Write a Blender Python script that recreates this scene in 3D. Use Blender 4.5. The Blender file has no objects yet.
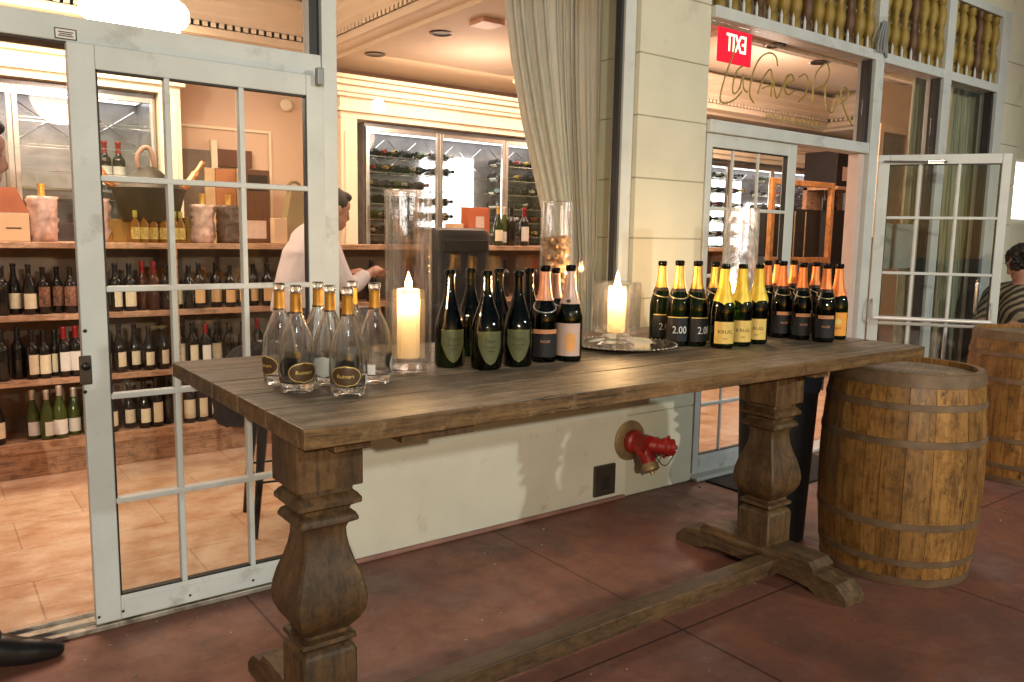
import bpy, bmesh, math, random
from mathutils import Vector, Matrix
random.seed(7)
PI = math.pi
S = bpy.context.scene
C = S.collection

# ------------------------------------------------------------------ camera
F = 801.9; PCX = 512; PCY = 341; H = 1.426
PT = math.radians(7.376); YW = math.radians(53.34); RL = math.radians(-0.96)
FX, FY = math.cos(YW), math.sin(YW)
FW = Vector((FX*math.cos(PT), FY*math.cos(PT), -math.sin(PT)))
R0 = Vector((FY, -FX, 0)); U0 = Vector((FX*math.sin(PT), FY*math.sin(PT), math.cos(PT)))
RT = R0*math.cos(RL) - U0*math.sin(RL); UP = R0*math.sin(RL) + U0*math.cos(RL)
def ray(px, py): return FW + RT*((px-PCX)/F) - UP*((py-PCY)/F)
def at(px, py, y=None, z=None, x=None, d=None):
    r = ray(px, py)
    t = d if d is not None else (y/r.y if y is not None else ((z-H)/r.z if z is not None else x/r.x))
    return Vector((0, 0, H)) + r*t
def ax(px, py, y): return at(px, py, y=y).x
def az(px, py, y): return at(px, py, y=y).z
cam = bpy.data.cameras.new('camera'); co = bpy.data.objects.new('camera', cam); C.objects.link(co)
m = Matrix((( RT.x, UP.x, -FW.x, 0), (RT.y, UP.y, -FW.y, 0), (RT.z, UP.z, -FW.z, H), (0, 0, 0, 1)))
co.matrix_world = m
cam.sensor_width = 36; cam.lens = F/1024*36; cam.clip_end = 400; cam.clip_start = .05
S.camera = co

# ------------------------------------------------------------------ materials
def nt(name):
    m = bpy.data.materials.new(name); m.use_nodes = True
    t = m.node_tree; t.nodes.clear(); o = t.nodes.new('ShaderNodeOutputMaterial')
    return m, t, o
def L(t, a, b): t.links.new(a, b)
def ramp(t, fac, stops):
    r = t.nodes.new('ShaderNodeValToRGB'); L(t, fac, r.inputs[0])
    e = r.color_ramp.elements
    while len(e) < len(stops): e.new(.5)
    for i, (p, c) in enumerate(stops):
        e[i].position = p; e[i].color = (c[0], c[1], c[2], 1)
    return r.outputs[0]
def coords(t, scale=(1, 1, 1), rot=(0, 0, 0), kind='Object'):
    tc = t.nodes.new('ShaderNodeTexCoord'); mp = t.nodes.new('ShaderNodeMapping')
    mp.inputs['Scale'].default_value = scale; mp.inputs['Rotation'].default_value = rot
    L(t, tc.outputs[kind], mp.inputs[0]); return mp.outputs[0]
def noise(t, vec, scale, detail=4, rough=.55):
    n = t.nodes.new('ShaderNodeTexNoise'); n.inputs['Scale'].default_value = scale
    n.inputs['Detail'].default_value = detail; n.inputs['Roughness'].default_value = rough
    L(t, vec, n.inputs['Vector']); return n.outputs['Fac']
def mixc(t, fac, a, b, mode='MIX'):
    m = t.nodes.new('ShaderNodeMix'); m.data_type = 'RGBA'; m.blend_type = mode
    for s, v in ((0, fac), (6, a), (7, b)):
        if isinstance(v, (int, float)): m.inputs[s].default_value = v
        elif isinstance(v, tuple): m.inputs[s].default_value = (*v[:3], 1)
        else: L(t, v, m.inputs[s])
    return m.outputs[2]
def bump(t, h, strength=.3, dist=.01):
    b = t.nodes.new('ShaderNodeBump'); b.inputs['Strength'].default_value = strength
    b.inputs['Distance'].default_value = dist; L(t, h, b.inputs['Height']); return b.outputs[0]
def P(t, o, col, rough=.5, metal=0, nrm=None, **k):
    p = t.nodes.new('ShaderNodeBsdfPrincipled')
    if isinstance(col, tuple): p.inputs['Base Color'].default_value = (*col[:3], 1)
    else: L(t, col, p.inputs['Base Color'])
    if isinstance(rough, (int, float)): p.inputs['Roughness'].default_value = rough
    else: L(t, rough, p.inputs['Roughness'])
    p.inputs['Metallic'].default_value = metal
    if nrm is not None: L(t, nrm, p.inputs['Normal'])
    for a, v in k.items(): p.inputs[a.replace('_', ' ')].default_value = v
    L(t, p.outputs[0], o.inputs[0]); return p
MC = {}
def mat(name, col, rough=.5, metal=0, var=.18, scale=6, bmp=.08, dirt=None, stretch=(1, 1, 1), **k):
    if name in MC: return MC[name]
    m, t, o = nt(name); v = coords(t, stretch); n = noise(t, v, scale, 5)
    a = tuple(max(0, c*(1-var)) for c in col); b = tuple(min(1, c*(1+var)) for c in col)
    c = ramp(t, n, [(.3, a), (.7, b)])
    if dirt:
        d = ramp(t, noise(t, v, dirt[0], 8, .7), [(dirt[1], (0, 0, 0)), (min(1, dirt[1]+.18), (1, 1, 1))])
        c = mixc(t, d, c, dirt[2])
    nb = noise(t, v, scale*9, 3)
    P(t, o, c, rough, metal, bump(t, nb, bmp, .002) if bmp else None, **k)
    MC[name] = m; return m
def emit(name, col, s):
    if name in MC: return MC[name]
    m, t, o = nt(name); e = t.nodes.new('ShaderNodeEmission'); e.inputs[0].default_value = (*col, 1); e.inputs[1].default_value = s
    L(t, e.outputs[0], o.inputs[0]); MC[name] = m; return m
def thin_glass(name, col, edge, ior=1.45, rough=0.0, refl=1.0):
    if name in MC: return MC[name]
    m, t, o = nt(name)
    lw = t.nodes.new('ShaderNodeLayerWeight'); lw.inputs[0].default_value = .35
    c = ramp(t, lw.outputs['Facing'], [(.35, col), (.95, edge)])
    tr = t.nodes.new('ShaderNodeBsdfTransparent'); L(t, c, tr.inputs[0])
    gl = t.nodes.new('ShaderNodeBsdfGlossy'); gl.inputs['Roughness'].default_value = rough
    gl.inputs[0].default_value = (1, 1, 1, 1)
    l2 = t.nodes.new('ShaderNodeLayerWeight'); l2.inputs[0].default_value = .5       # Schlick reflectance of a thin sheet
    pw = t.nodes.new('ShaderNodeMath'); pw.operation = 'POWER'; pw.inputs[1].default_value = 5; L(t, l2.outputs['Facing'], pw.inputs[0])
    mm = t.nodes.new('ShaderNodeMath'); mm.operation = 'MULTIPLY_ADD'; mm.inputs[1].default_value = .9*refl; mm.inputs[2].default_value = .04*refl; L(t, pw.outputs[0], mm.inputs[0])
    mx = t.nodes.new('ShaderNodeMixShader'); L(t, mm.outputs[0], mx.inputs[0]); L(t, tr.outputs[0], mx.inputs[1]); L(t, gl.outputs[0], mx.inputs[2])
    L(t, mx.outputs[0], o.inputs[0]); MC[name] = m; return m
def wood(name, stops, grain=(1.5, 22, 22), rough=.6, island=.5, bmp=.4, crack=False, scuff=None):
    if name in MC: return MC[name]
    m, t, o = nt(name); v = coords(t, grain)
    g = t.nodes.new('ShaderNodeNewGeometry')
    va = t.nodes.new('ShaderNodeVectorMath'); va.operation = 'ADD'; L(t, v, va.inputs[0])
    sc = t.nodes.new('ShaderNodeVectorMath'); sc.operation = 'SCALE'; sc.inputs[0].default_value = (7, 13, 5); L(t, g.outputs['Random Per Island'], sc.inputs['Scale'])
    L(t, sc.outputs[0], va.inputs[1]); vv = va.outputs[0]
    n1 = noise(t, vv, 1.6, 8, .65); c = ramp(t, n1, stops)
    n2 = noise(t, coords(t, (1, 1, 1)), 2.3, 4)
    c = mixc(t, .45, c, ramp(t, n2, [(.3, (.45, .42, .4)), (.75, (1.25, 1.2, 1.12))]), 'MULTIPLY')
    ri = ramp(t, g.outputs['Random Per Island'], [(0, (1-island,)*3), (1, (1+island*.35,)*3)])
    c = mixc(t, 1.0, c, ri, 'MULTIPLY')
    fine = t.nodes.new('ShaderNodeVectorMath'); fine.operation = 'MULTIPLY'; fine.inputs[1].default_value = (3.2, 3.2, 3.2); L(t, vv, fine.inputs[0])
    nf = noise(t, fine.outputs[0], 2.2, 10, .8); c = mixc(t, .8, c, ramp(t, nf, [(.38, (.30, .27, .25)), (.5, (1, 1, 1)), (.64, (1.2, 1.17, 1.12))]), 'MULTIPLY')
    if crack:
        cv = t.nodes.new('ShaderNodeVectorMath'); cv.operation = 'MULTIPLY'; cv.inputs[1].default_value = (.8, 1.6, 1.6) if grain[0] < 5 else (1.6, 1.6, .8); L(t, vv, cv.inputs[0])
        nc = noise(t, cv.outputs[0], 1.1, 6, .6); ck = ramp(t, nc, [(.485, (1, 1, 1)), (.498, (.10, .08, .07)), (.508, (.10, .08, .07)), (.52, (1, 1, 1))])
        gate = ramp(t, noise(t, coords(t, (1, 1, 1)), 2.7, 3), [(.48, (0, 0, 0)), (.56, (1, 1, 1))]); c = mixc(t, gate, c, mixc(t, 1.0, c, ck, 'MULTIPLY'))
    blot = noise(t, coords(t, (1, 1, 1)), 14, 8, .8); c = mixc(t, .7, c, ramp(t, blot, [(.40, (.45, .42, .38)), (.52, (1, 1, 1))]), 'MULTIPLY')
    if scuff:
        s = ramp(t, noise(t, coords(t, (1, 2.5, 1)), 9, 8, .75), [(.56, (0, 0, 0)), (.68, (1, 1, 1))])
        c = mixc(t, s, c, scuff)
    P(t, o, c, rough, 0, bump(t, n1, bmp, .004)); MC[name] = m; return m

white_paint = mat('white_painted_aluminium', (.57, .61, .62), .42, var=.08, scale=5, bmp=.08, dirt=(6, .57, (.36, .36, .34)))
cool_paint = mat('cream_wall_paint', (.64, .63, .52), .7, var=.08, scale=2.2, bmp=.35, dirt=(3.2, .58, (.47, .45, .35)))
wall_stucco = mat('white_stucco', (.70, .69, .61), .85, var=.08, scale=2.5, bmp=1.0, dirt=(6, .58, (.50, .47, .39)))
gasket = mat('black_gasket', (.015, .015, .016), .5, var=.1)
peach = mat('peach_wall_paint', (.74, .51, .385), .65, var=.03, scale=2)
cream_mould = mat('cream_plaster', (.88, .74, .58), .6, var=.03)
ceil_paint = mat('ceiling_paint', (.78, .64, .50), .75, var=.04, scale=1.5)
shelf_wood = wood('shelf_wood', [(.25, (.46, .26, .16)), (.75, (.62, .38, .25))], (1, 12, 12), .45, .12, .08)
steel = mat('brushed_steel', (.62, .56, .52), .28, 1, var=.1, scale=20)
dark_metal = mat('dark_metal', (.03, .03, .033), .35, .8, var=.2, scale=12)
pane = thin_glass('window_pane_glass', (.93, .95, .94), (.85, .88, .86), 1.5)
def jar_glass(name):
    m, t, o = nt(name); p = t.nodes.new('ShaderNodeBsdfGlass'); p.inputs['IOR'].default_value = 1.47; p.inputs['Color'].default_value = (1, .99, .985, 1)
    tr = t.nodes.new('ShaderNodeBsdfTransparent'); mx = t.nodes.new('ShaderNodeMixShader'); mx.inputs[0].default_value = .36
    L(t, tr.outputs[0], mx.inputs[1]); L(t, p.outputs[0], mx.inputs[2]); L(t, mx.outputs[0], o.inputs[0]); MC[name] = m; return m
clear = thin_glass('clear_bottle_glass', (.97, .98, .98), (.62, .62, .61), 1.5, 0, 1.6)
def solid_glass(name, col, rough=0.0):
    m, t, o = nt(name); p = P(t, o, col, rough, 0, None, IOR=1.47, Transmission_Weight=1.0)
    tr = t.nodes.new('ShaderNodeBsdfTransparent'); mx = t.nodes.new('ShaderNodeMixShader'); mx.inputs[0].default_value = .86
    L(t, tr.outputs[0], mx.inputs[1]); L(t, p.outputs[0], mx.inputs[2]); L(t, mx.outputs[0], o.inputs[0]); MC[name] = m; return m
bottle_clear = solid_glass('bottle_glass_clear', (.97, .98, .98))
hurr = jar_glass('hurricane_glass')
green_glass = thin_glass('dark_green_glass', (.07, .13, .025), (.010, .018, .006), 1.5, 0, 1.2)
black_glass = mat('black_wine_glass', (.012, .010, .009), .08, 0, var=.1, bmp=0)
darkgreen_solid = mat('dark_green_wine_glass', (.018, .035, .012), .08, 0, var=.1, bmp=0)
pale_green_solid = mat('olive_green_wine_glass', (.06, .085, .02), .1, 0, var=.1, bmp=0)
gold = mat('gold_foil', (.70, .42, .09), .38, .75, var=.2, scale=30, bmp=.5)
yellow_foil = mat('yellow_foil', (.85, .58, .06), .42, .25, var=.12, scale=30, bmp=.4)
orange_foil = mat('orange_pink_foil', (.84, .26, .07), .4, .35, var=.15, scale=30, bmp=.4)
rose_foil = mat('rose_foil', (.62, .28, .17), .4, .3, var=.12, scale=30, bmp=.4)
pink_foil = mat('pale_pink_foil', (.58, .40, .34), .4, .3, var=.1, scale=30, bmp=.3)
amber_foil = mat('amber_neck_wrap', (.55, .25, .03), .4, .35, var=.25, scale=18, bmp=.3, stretch=(3, 3, .5))
paper = mat('cream_label_paper', (.74, .64, .46), .7, var=.08, scale=30, bmp=0)
white_paper = mat('white_label_paper', (.75, .72, .68), .7, var=.05, scale=30, bmp=0)
pink_paper = mat('pink_label_paper', (.60, .42, .36), .6, var=.06, scale=30, bmp=0)
orange_paper = mat('orange_label_paper', (.85, .36, .05), .6, var=.08, scale=30, bmp=0)
gold_paper = mat('gold_label_paper', (.78, .55, .16), .5, .2, var=.08, scale=30, bmp=0)
brown_paper = mat('brown_label_paper', (.075, .04, .018), .45, var=.15, scale=30, bmp=0)
black_paper = mat('black_label_paper', (.006, .006, .009), .65, var=.15, scale=30, bmp=0)
olive_paper = mat('olive_label_paper', (.095, .10, .04), .6, .1, var=.15, scale=40, bmp=0)
ink = mat('dark_ink', (.03, .02, .015), .6, var=.05, bmp=0)
chalk = mat('chalk_ink', (.75, .76, .78), .7, var=.05, bmp=0)
def wax_mat():
    m, t, o = nt('candle_wax'); v = coords(t); c = ramp(t, noise(t, v, 14, 4), [(.3, (.90, .80, .60)), (.7, (.96, .90, .74))])
    p = P(t, o, c, .45); tl = t.nodes.new('ShaderNodeBsdfTranslucent'); L(t, c, tl.inputs[0]); mx = t.nodes.new('ShaderNodeMixShader'); mx.inputs[0].default_value = .5
    L(t, p.outputs[0], mx.inputs[1]); L(t, tl.outputs[0], mx.inputs[2]); L(t, mx.outputs[0], o.inputs[0]); return m
wax = wax_mat()
def flame_mat():
    m, t, o = nt('candle_flame'); e = t.nodes.new('ShaderNodeEmission'); e.inputs[0].default_value = (1, .62, .24, 1); e.inputs[1].default_value = 22
    tr = t.nodes.new('ShaderNodeBsdfTransparent'); a = t.nodes.new('ShaderNodeAddShader'); L(t, e.outputs[0], a.inputs[0]); L(t, tr.outputs[0], a.inputs[1]); L(t, a.outputs[0], o.inputs[0]); return m
flame_m = flame_mat()
silver = mat('silver_tray', (.70, .66, .62), .16, 1, var=.1, scale=8, bmp=.1)
cork_m = mat('wine_cork', (.74, .47, .28), .85, var=.35, scale=40, bmp=.4)
red_paint = mat('red_hydrant_paint', (.34, .015, .012), .45, var=.35, scale=12, bmp=.3, dirt=(14, .62, (.16, .02, .015)))
brass = mat('aged_brass', (.45, .33, .17), .5, .7, var=.3, scale=14, bmp=.3)
table_top_m = wood('weathered_table_top', [(.25, (.045, .030, .019)), (.40, (.17, .125, .085)), (.58, (.30, .24, .175)), (.8, (.45, .39, .31))], (.9, 16, 16), .5, .45, .9, crack=True, scuff=(.07, .05, .033))
table_edge_m = wood('worn_table_edge', [(.25, (.05, .026, .010)), (.5, (.16, .088, .034)), (.8, (.32, .19, .085))], (1.0, 14, 14), .5, .4, .7, crack=True, scuff=(.26, .17, .09))
table_leg_m = wood('stained_oak', [(.25, (.040, .020, .008)), (.5, (.115, .062, .024)), (.8, (.25, .145, .06))], (7, 7, 1.0), .55, .15, .45, scuff=(.035, .022, .010))
table_foot_m = wood('stained_oak_foot', [(.25, (.055, .032, .015)), (.55, (.15, .092, .045)), (.8, (.30, .205, .12))], (9, 1.0, 9), .55, .2, .5)
barrel_m = wood('barrel_oak', [(.22, (.16, .075, .020)), (.5, (.36, .18, .050)), (.8, (.48, .27, .09))], (8, 8, .7), .42, .2, .6, scuff=(.06, .03, .012))
barrel_top_m = wood('barrel_head_oak', [(.25, (.26, .19, .12)), (.8, (.50, .40, .28))], (1.3, 14, 10), .55, .25, .3)
hoop_m = mat('galvanised_hoop', (.17, .11, .065), .6, .2, var=.3, scale=10, bmp=.3, dirt=(8, .52, (.13, .065, .035)))
leather = mat('black_leather', (.012, .012, .013), .3, var=.2, scale=30, bmp=.3)
black_cloth = mat('black_cloth', (.012, .012, .014), .9, var=.3, scale=30, bmp=.3)
skin_m = mat('skin', (.38, .19, .13), .5, var=.06, scale=12, Subsurface_Weight=.15, Subsurface_Scale=.01)
hair_m = mat('dark_hair', (.015, .010, .008), .6, var=.4, scale=60, bmp=.9)
shirt_m = mat('white_shirt', (.58, .50, .53), .8, var=.05, scale=10, bmp=.3)
denim = mat('dark_trousers', (.03, .03, .04), .85, var=.2, scale=20)
def striped_mat():
    m, t, o = nt('striped_cloth'); w = t.nodes.new('ShaderNodeTexWave'); w.inputs['Scale'].default_value = 9; w.inputs['Distortion'].default_value = 2.2
    w.inputs['Detail'].default_value = 1; w.bands_direction = 'DIAGONAL'
    L(t, coords(t), w.inputs[0]); P(t, o, ramp(t, w.outputs['Fac'], [(.42, (.03, .026, .02)), (.6, (.26, .21, .14))]), .85); return m
striped = striped_mat()
def pavement_mat():
    m, t, o = nt('red_stained_concrete'); v = coords(t)
    n1 = noise(t, v, 1.1, 6, .6); n2 = noise(t, v, 7, 8, .7); n3 = noise(t, v, 60, 4, .6)
    c = ramp(t, n1, [(.34, (.125, .060, .047)), (.46, (.24, .092, .056)), (.56, (.185, .078, .058)), (.68, (.22, .135, .115))])
    c = mixc(t, ramp(t, n2, [(.45, (0, 0, 0)), (.8, (.7, .7, .7))]), c, (.10, .046, .038))
    c = mixc(t, ramp(t, noise(t, v, 3.1, 9, .75), [(.55, (0, 0, 0)), (.72, (.6, .6, .6))]), c, (.27, .165, .145))
    c = mixc(t, ramp(t, n3, [(.66, (0, 0, 0)), (.72, (.8, .8, .8))]), c, (.04, .022, .02))
    c = mixc(t, ramp(t, noise(t, v, 33, 2, .5), [(.745, (0, 0, 0)), (.765, (1, 1, 1))]), c, (.42, .37, .33))
    b = t.nodes.new('ShaderNodeTexBrick'); b.offset = 0; b.inputs['Scale'].default_value = 1
    b.inputs['Brick Width'].default_value = 1.22; b.inputs['Row Height'].default_value = 1.22; b.inputs['Mortar Size'].default_value = .005
    b.inputs['Color1'].default_value = (1, 1, 1, 1); b.inputs['Color2'].default_value = (1, 1, 1, 1); b.inputs['Mortar'].default_value = (.35, .33, .33, 1)
    mp = t.nodes.new('ShaderNodeMapping'); mp.inputs['Location'].default_value = (.25, .58, 0); L(t, v, mp.inputs[0]); L(t, mp.outputs[0], b.inputs[0])
    c = mixc(t, 1.0, c, b.outputs['Color'], 'MULTIPLY')
    mb = mixc(t, 1.0, n2, b.outputs['Color'], 'MULTIPLY')
    P(t, o, c, ramp(t, n2, [(.3, (.42,)*3), (.7, (.7,)*3)]), 0, bump(t, mb, .35, .006)); return m
def tile_mat():
    m, t, o = nt('travertine_tile'); v = coords(t, rot=(0, 0, .0))
    b = t.nodes.new('ShaderNodeTexBrick'); b.offset = .5; b.inputs['Scale'].default_value = 1
    b.inputs['Brick Width'].default_value = .61; b.inputs['Row Height'].default_value = .405; b.inputs['Mortar Size'].default_value = .004
    b.inputs['Color1'].default_value = (.66, .48, .35, 1); b.inputs['Color2'].default_value = (.46, .28, .18, 1); b.inputs['Mortar'].default_value = (.09, .045, .025, 1)
    L(t, v, b.inputs[0])
    n = noise(t, coords(t, (1, 1.35, 1)), 3.6, 9, .72)
    c = mixc(t, .65, b.outputs['Color'], ramp(t, n, [(.32, (.36, .15, .07)), (.44, (.56, .34, .21)), (.58, (.74, .58, .44))]))
    n2 = noise(t, v, 30, 4); 
    P(t, o, c, .32, 0, bump(t, n2, .1, .003)); return m
def curtain_mat(name, a, b, r=.9):
    m, t, o = nt(name); v = coords(t, (30, 30, 1)); n = noise(t, v, 3, 4)
    c = ramp(t, n, [(.3, a), (.7, b)]); p = P(t, o, c, r)
    tl = t.nodes.new('ShaderNodeBsdfTranslucent'); L(t, c, tl.inputs[0]); mx = t.nodes.new('ShaderNodeMixShader'); mx.inputs[0].default_value = .25
    L(t, p.outputs[0], mx.inputs[1]); L(t, tl.outputs[0], mx.inputs[2]); L(t, mx.outputs[0], o.inputs[0]); return m
curt_m = curtain_mat('grey_linen_curtain', (.70, .64, .58), (.86, .80, .73))
curt2_m = curtain_mat('sage_curtain', (.32, .32, .22), (.68, .67, .53))

# ------------------------------------------------------------------ mesh helpers
def BM(): return bmesh.new()
def box(b, x0, x1, y0, y1, z0, z1, M=None, bev=0):
    vs = [b.verts.new((x, y, z)) for z in (z0, z1) for y in (y0, y1) for x in (x0, x1)]
    fs = [(0, 2, 3, 1), (4, 5, 7, 6), (0, 1, 5, 4), (2, 6, 7, 3), (0, 4, 6, 2), (1, 3, 7, 5)]
    ff = [b.faces.new([vs[i] for i in f]) for f in fs]
    if bev:
        es = list({e for f in ff for e in f.edges})
        r = bmesh.ops.bevel(b, geom=es, offset=bev, segments=2, affect='EDGES', profile=.5)
        vs = list({v for v in r['verts']} | {v for v in vs if v.is_valid})
    if M is not None:
        for v in vs:
            if v.is_valid: v.co = M @ v.co
    return vs
def lathe(b, prof, n=32, cx=0, cy=0, cz=0, M=None, close=False, a0=0, a1=2*PI, phase=0):
    full = abs(a1-a0-2*PI) < 1e-6; k = n if full else n+1
    rings = []
    for r, z in prof:
        if r < 1e-6:
            v = b.verts.new((cx, cy, cz+z)); rings.append([v]*k)
        else:
            rings.append([b.verts.new((cx+r*math.cos(phase+a0+(a1-a0)*i/n), cy+r*math.sin(phase+a0+(a1-a0)*i/n), cz+z)) for i in range(k)])
    for q in range(len(rings)-1):
        A, B = rings[q], rings[q+1]
        for i in range(n):
            j = (i+1) % k
            f = []
            for v in (A[i], A[j], B[j], B[i]):
                if v not in f: f.append(v)
            if len(f) > 2:
                try: b.faces.new(f)
                except ValueError: pass
    if M is not None:
        for v in {v for r in rings for v in r}: v.co = M @ v.co
def sqlathe(b, prof, cx, cy):            # square section moulding: (half width, z)
    rings = []
    for w, z in prof:
        c = min(.006, w*.12); pts = [(w-c, w), (-w+c, w), (-w, w-c), (-w, -w+c), (-w+c, -w), (w-c, -w), (w, -w+c), (w, w-c)]
        rings.append([b.verts.new((cx+x, cy+y, z)) for x, y in pts])
    for A, B in zip(rings, rings[1:]):
        for i in range(8): b.faces.new((A[i], A[(i+1) % 8], B[(i+1) % 8], B[i]))
    b.faces.new(rings[0]); b.faces.new(rings[-1])
def tube(b, pts, r, n=8, caps=True):
    pts = [Vector(p) for p in pts]; rr = r if isinstance(r, (list, tuple)) else [r]*len(pts)
    rings = []; prev = None
    for i, p in enumerate(pts):
        d = (pts[min(i+1, len(pts)-1)]-pts[max(i-1, 0)]).normalized()
        if prev is None:
            u = d.orthogonal().normalized()
        else:
            u = (prev - d*prev.dot(d)).normalized()
        prev = u; w = d.cross(u)
        rings.append([b.verts.new(p+(u*math.cos(2*PI*k/n)+w*math.sin(2*PI*k/n))*rr[i]) for k in range(n)])
    for A, B in zip(rings, rings[1:]):
        for k in range(n): b.faces.new((A[k], A[(k+1) % n], B[(k+1) % n], B[k]))
    if caps: b.faces.new(rings[0]); b.faces.new(rings[-1])
def smooth_path(pts, k=6):
    pts = [Vector(p) for p in pts]; out = []
    for i in range(len(pts)-1):
        p0 = pts[max(i-1, 0)]; p1 = pts[i]; p2 = pts[i+1]; p3 = pts[min(i+2, len(pts)-1)]
        for j in range(k):
            t = j/k; out.append(.5*((2*p1)+(p2-p0)*t+(2*p0-5*p1+4*p2-p3)*t*t+(3*p1-3*p2+p3-p0)*t**3))
    out.append(pts[-1]); return out
def prism(b, poly, axis, a, c):          # polygon in two axes extruded along the third
    def mk(u, v, w): return {'x': (w, u, v), 'y': (u, w, v), 'z': (u, v, w)}[axis]
    A = [b.verts.new(mk(u, v, a)) for u, v in poly]; B = [b.verts.new(mk(u, v, c)) for u, v in poly]
    n = len(poly)
    b.faces.new(A); b.faces.new(B)
    for i in range(n): b.faces.new((A[i], A[(i+1) % n], B[(i+1) % n], B[i]))
def obj(name, b, mats, parent=None, smooth=None, loc=None):
    bmesh.ops.recalc_face_normals(b, faces=b.faces)
    me = bpy.data.meshes.new(name); b.to_mesh(me); b.free()
    for mm in (mats if isinstance(mats, (list, tuple)) else [mats]): me.materials.append(mm)
    o = bpy.data.objects.new(name, me); C.objects.link(o)
    if parent: o.parent = parent
    if loc: o.location = loc
    if smooth:
        for p in me.polygons: p.use_smooth = True
        if smooth is not True:
            try: me.set_sharp_from_angle(angle=math.radians(smooth))
            except Exception: pass
    return o
def tag(o, label, cat, group=None, kind=None):
    if label: o['label'] = label
    if cat: o['category'] = cat
    if group: o['group'] = group
    if kind: o['kind'] = kind
    return o
def thing(name, label, cat, loc=(0, 0, 0), rz=0, group=None):
    o = bpy.data.objects.new(name, None); C.objects.link(o); o.location = loc; o.rotation_euler = (0, 0, rz)
    o.empty_display_size = .05
    return tag(o, label, cat, group)
def struct(name, b, m, smooth=None): return tag(obj(name, b, m, None, smooth), None, None, None, 'structure')
def dup(root, loc, rz=0, label=None, group=None, scale=None):
    def cp(o, par):
        c = o.copy(); C.objects.link(c)
        if par: c.parent = par
        for ch in [x for x in kids.get(o.name, [])]: cp(ch, c)
        return c
    kids = {}
    def walk(o):
        kids[o.name] = list(o.children)
        for ch in o.children: walk(ch)
    walk(root)
    r = cp(root, None); r.location = loc; r.rotation_euler = (root.rotation_euler.x, root.rotation_euler.y, rz)
    if label: r['label'] = label
    if group: r['group'] = group
    if scale is not None: r.scale = (scale,)*3 if isinstance(scale, (int, float)) else scale
    return r
def text_bm(s, size, mirror=False, ext=.0006, sx=1.0, align='CENTER'):
    cu = bpy.data.curves.new('t', 'FONT'); cu.body = s; cu.size = size; cu.align_x = align; cu.align_y = 'CENTER'; cu.extrude = ext; cu.resolution_u = 3
    o = bpy.data.objects.new('t', cu); C.objects.link(o); bpy.context.view_layer.update()
    me = bpy.data.meshes.new_from_object(o.evaluated_get(bpy.context.evaluated_depsgraph_get()))
    C.objects.unlink(o); bpy.data.objects.remove(o); bpy.data.curves.remove(cu)
    b = BM(); b.from_mesh(me); bpy.data.meshes.remove(me)
    for v in b.verts: v.co.x *= sx*(-1 if mirror else 1)
    return b
def xform(b, M):
    for v in b.verts: v.co = M @ v.co
    return b
WALLM = Matrix(((1, 0, 0, 0), (0, 0, -1, 0), (0, 1, 0, 0), (0, 0, 0, 1)))   # text lying in xz, facing -y

W = 3.09
# ------------------------------------------------------------------ setting: ground, room shell
b = BM(); g = 60
box(b, -g, g, -g, W+.02, -.2, 0); struct('pavement', b, pavement_mat())
b = BM(); box(b, -2.2, 10.2, W+.024, 6.9, -.2, .004); struct('floor', b, tile_mat())
YB = 6.5      # back wall of the shop
b = BM(); box(b, -2.2, 10.2, YB, YB+.12, 0.004, 3.4); struct('wall_back', b, peach)
b = BM(); box(b, -2.3, -2.2, W+.1, YB, 0.004, 3.4); struct('wall_left', b, peach)
b = BM(); box(b, 10.2, 10.3, W+.1, YB, 0.004, 3.4); struct('wall_right', b, peach)
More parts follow.
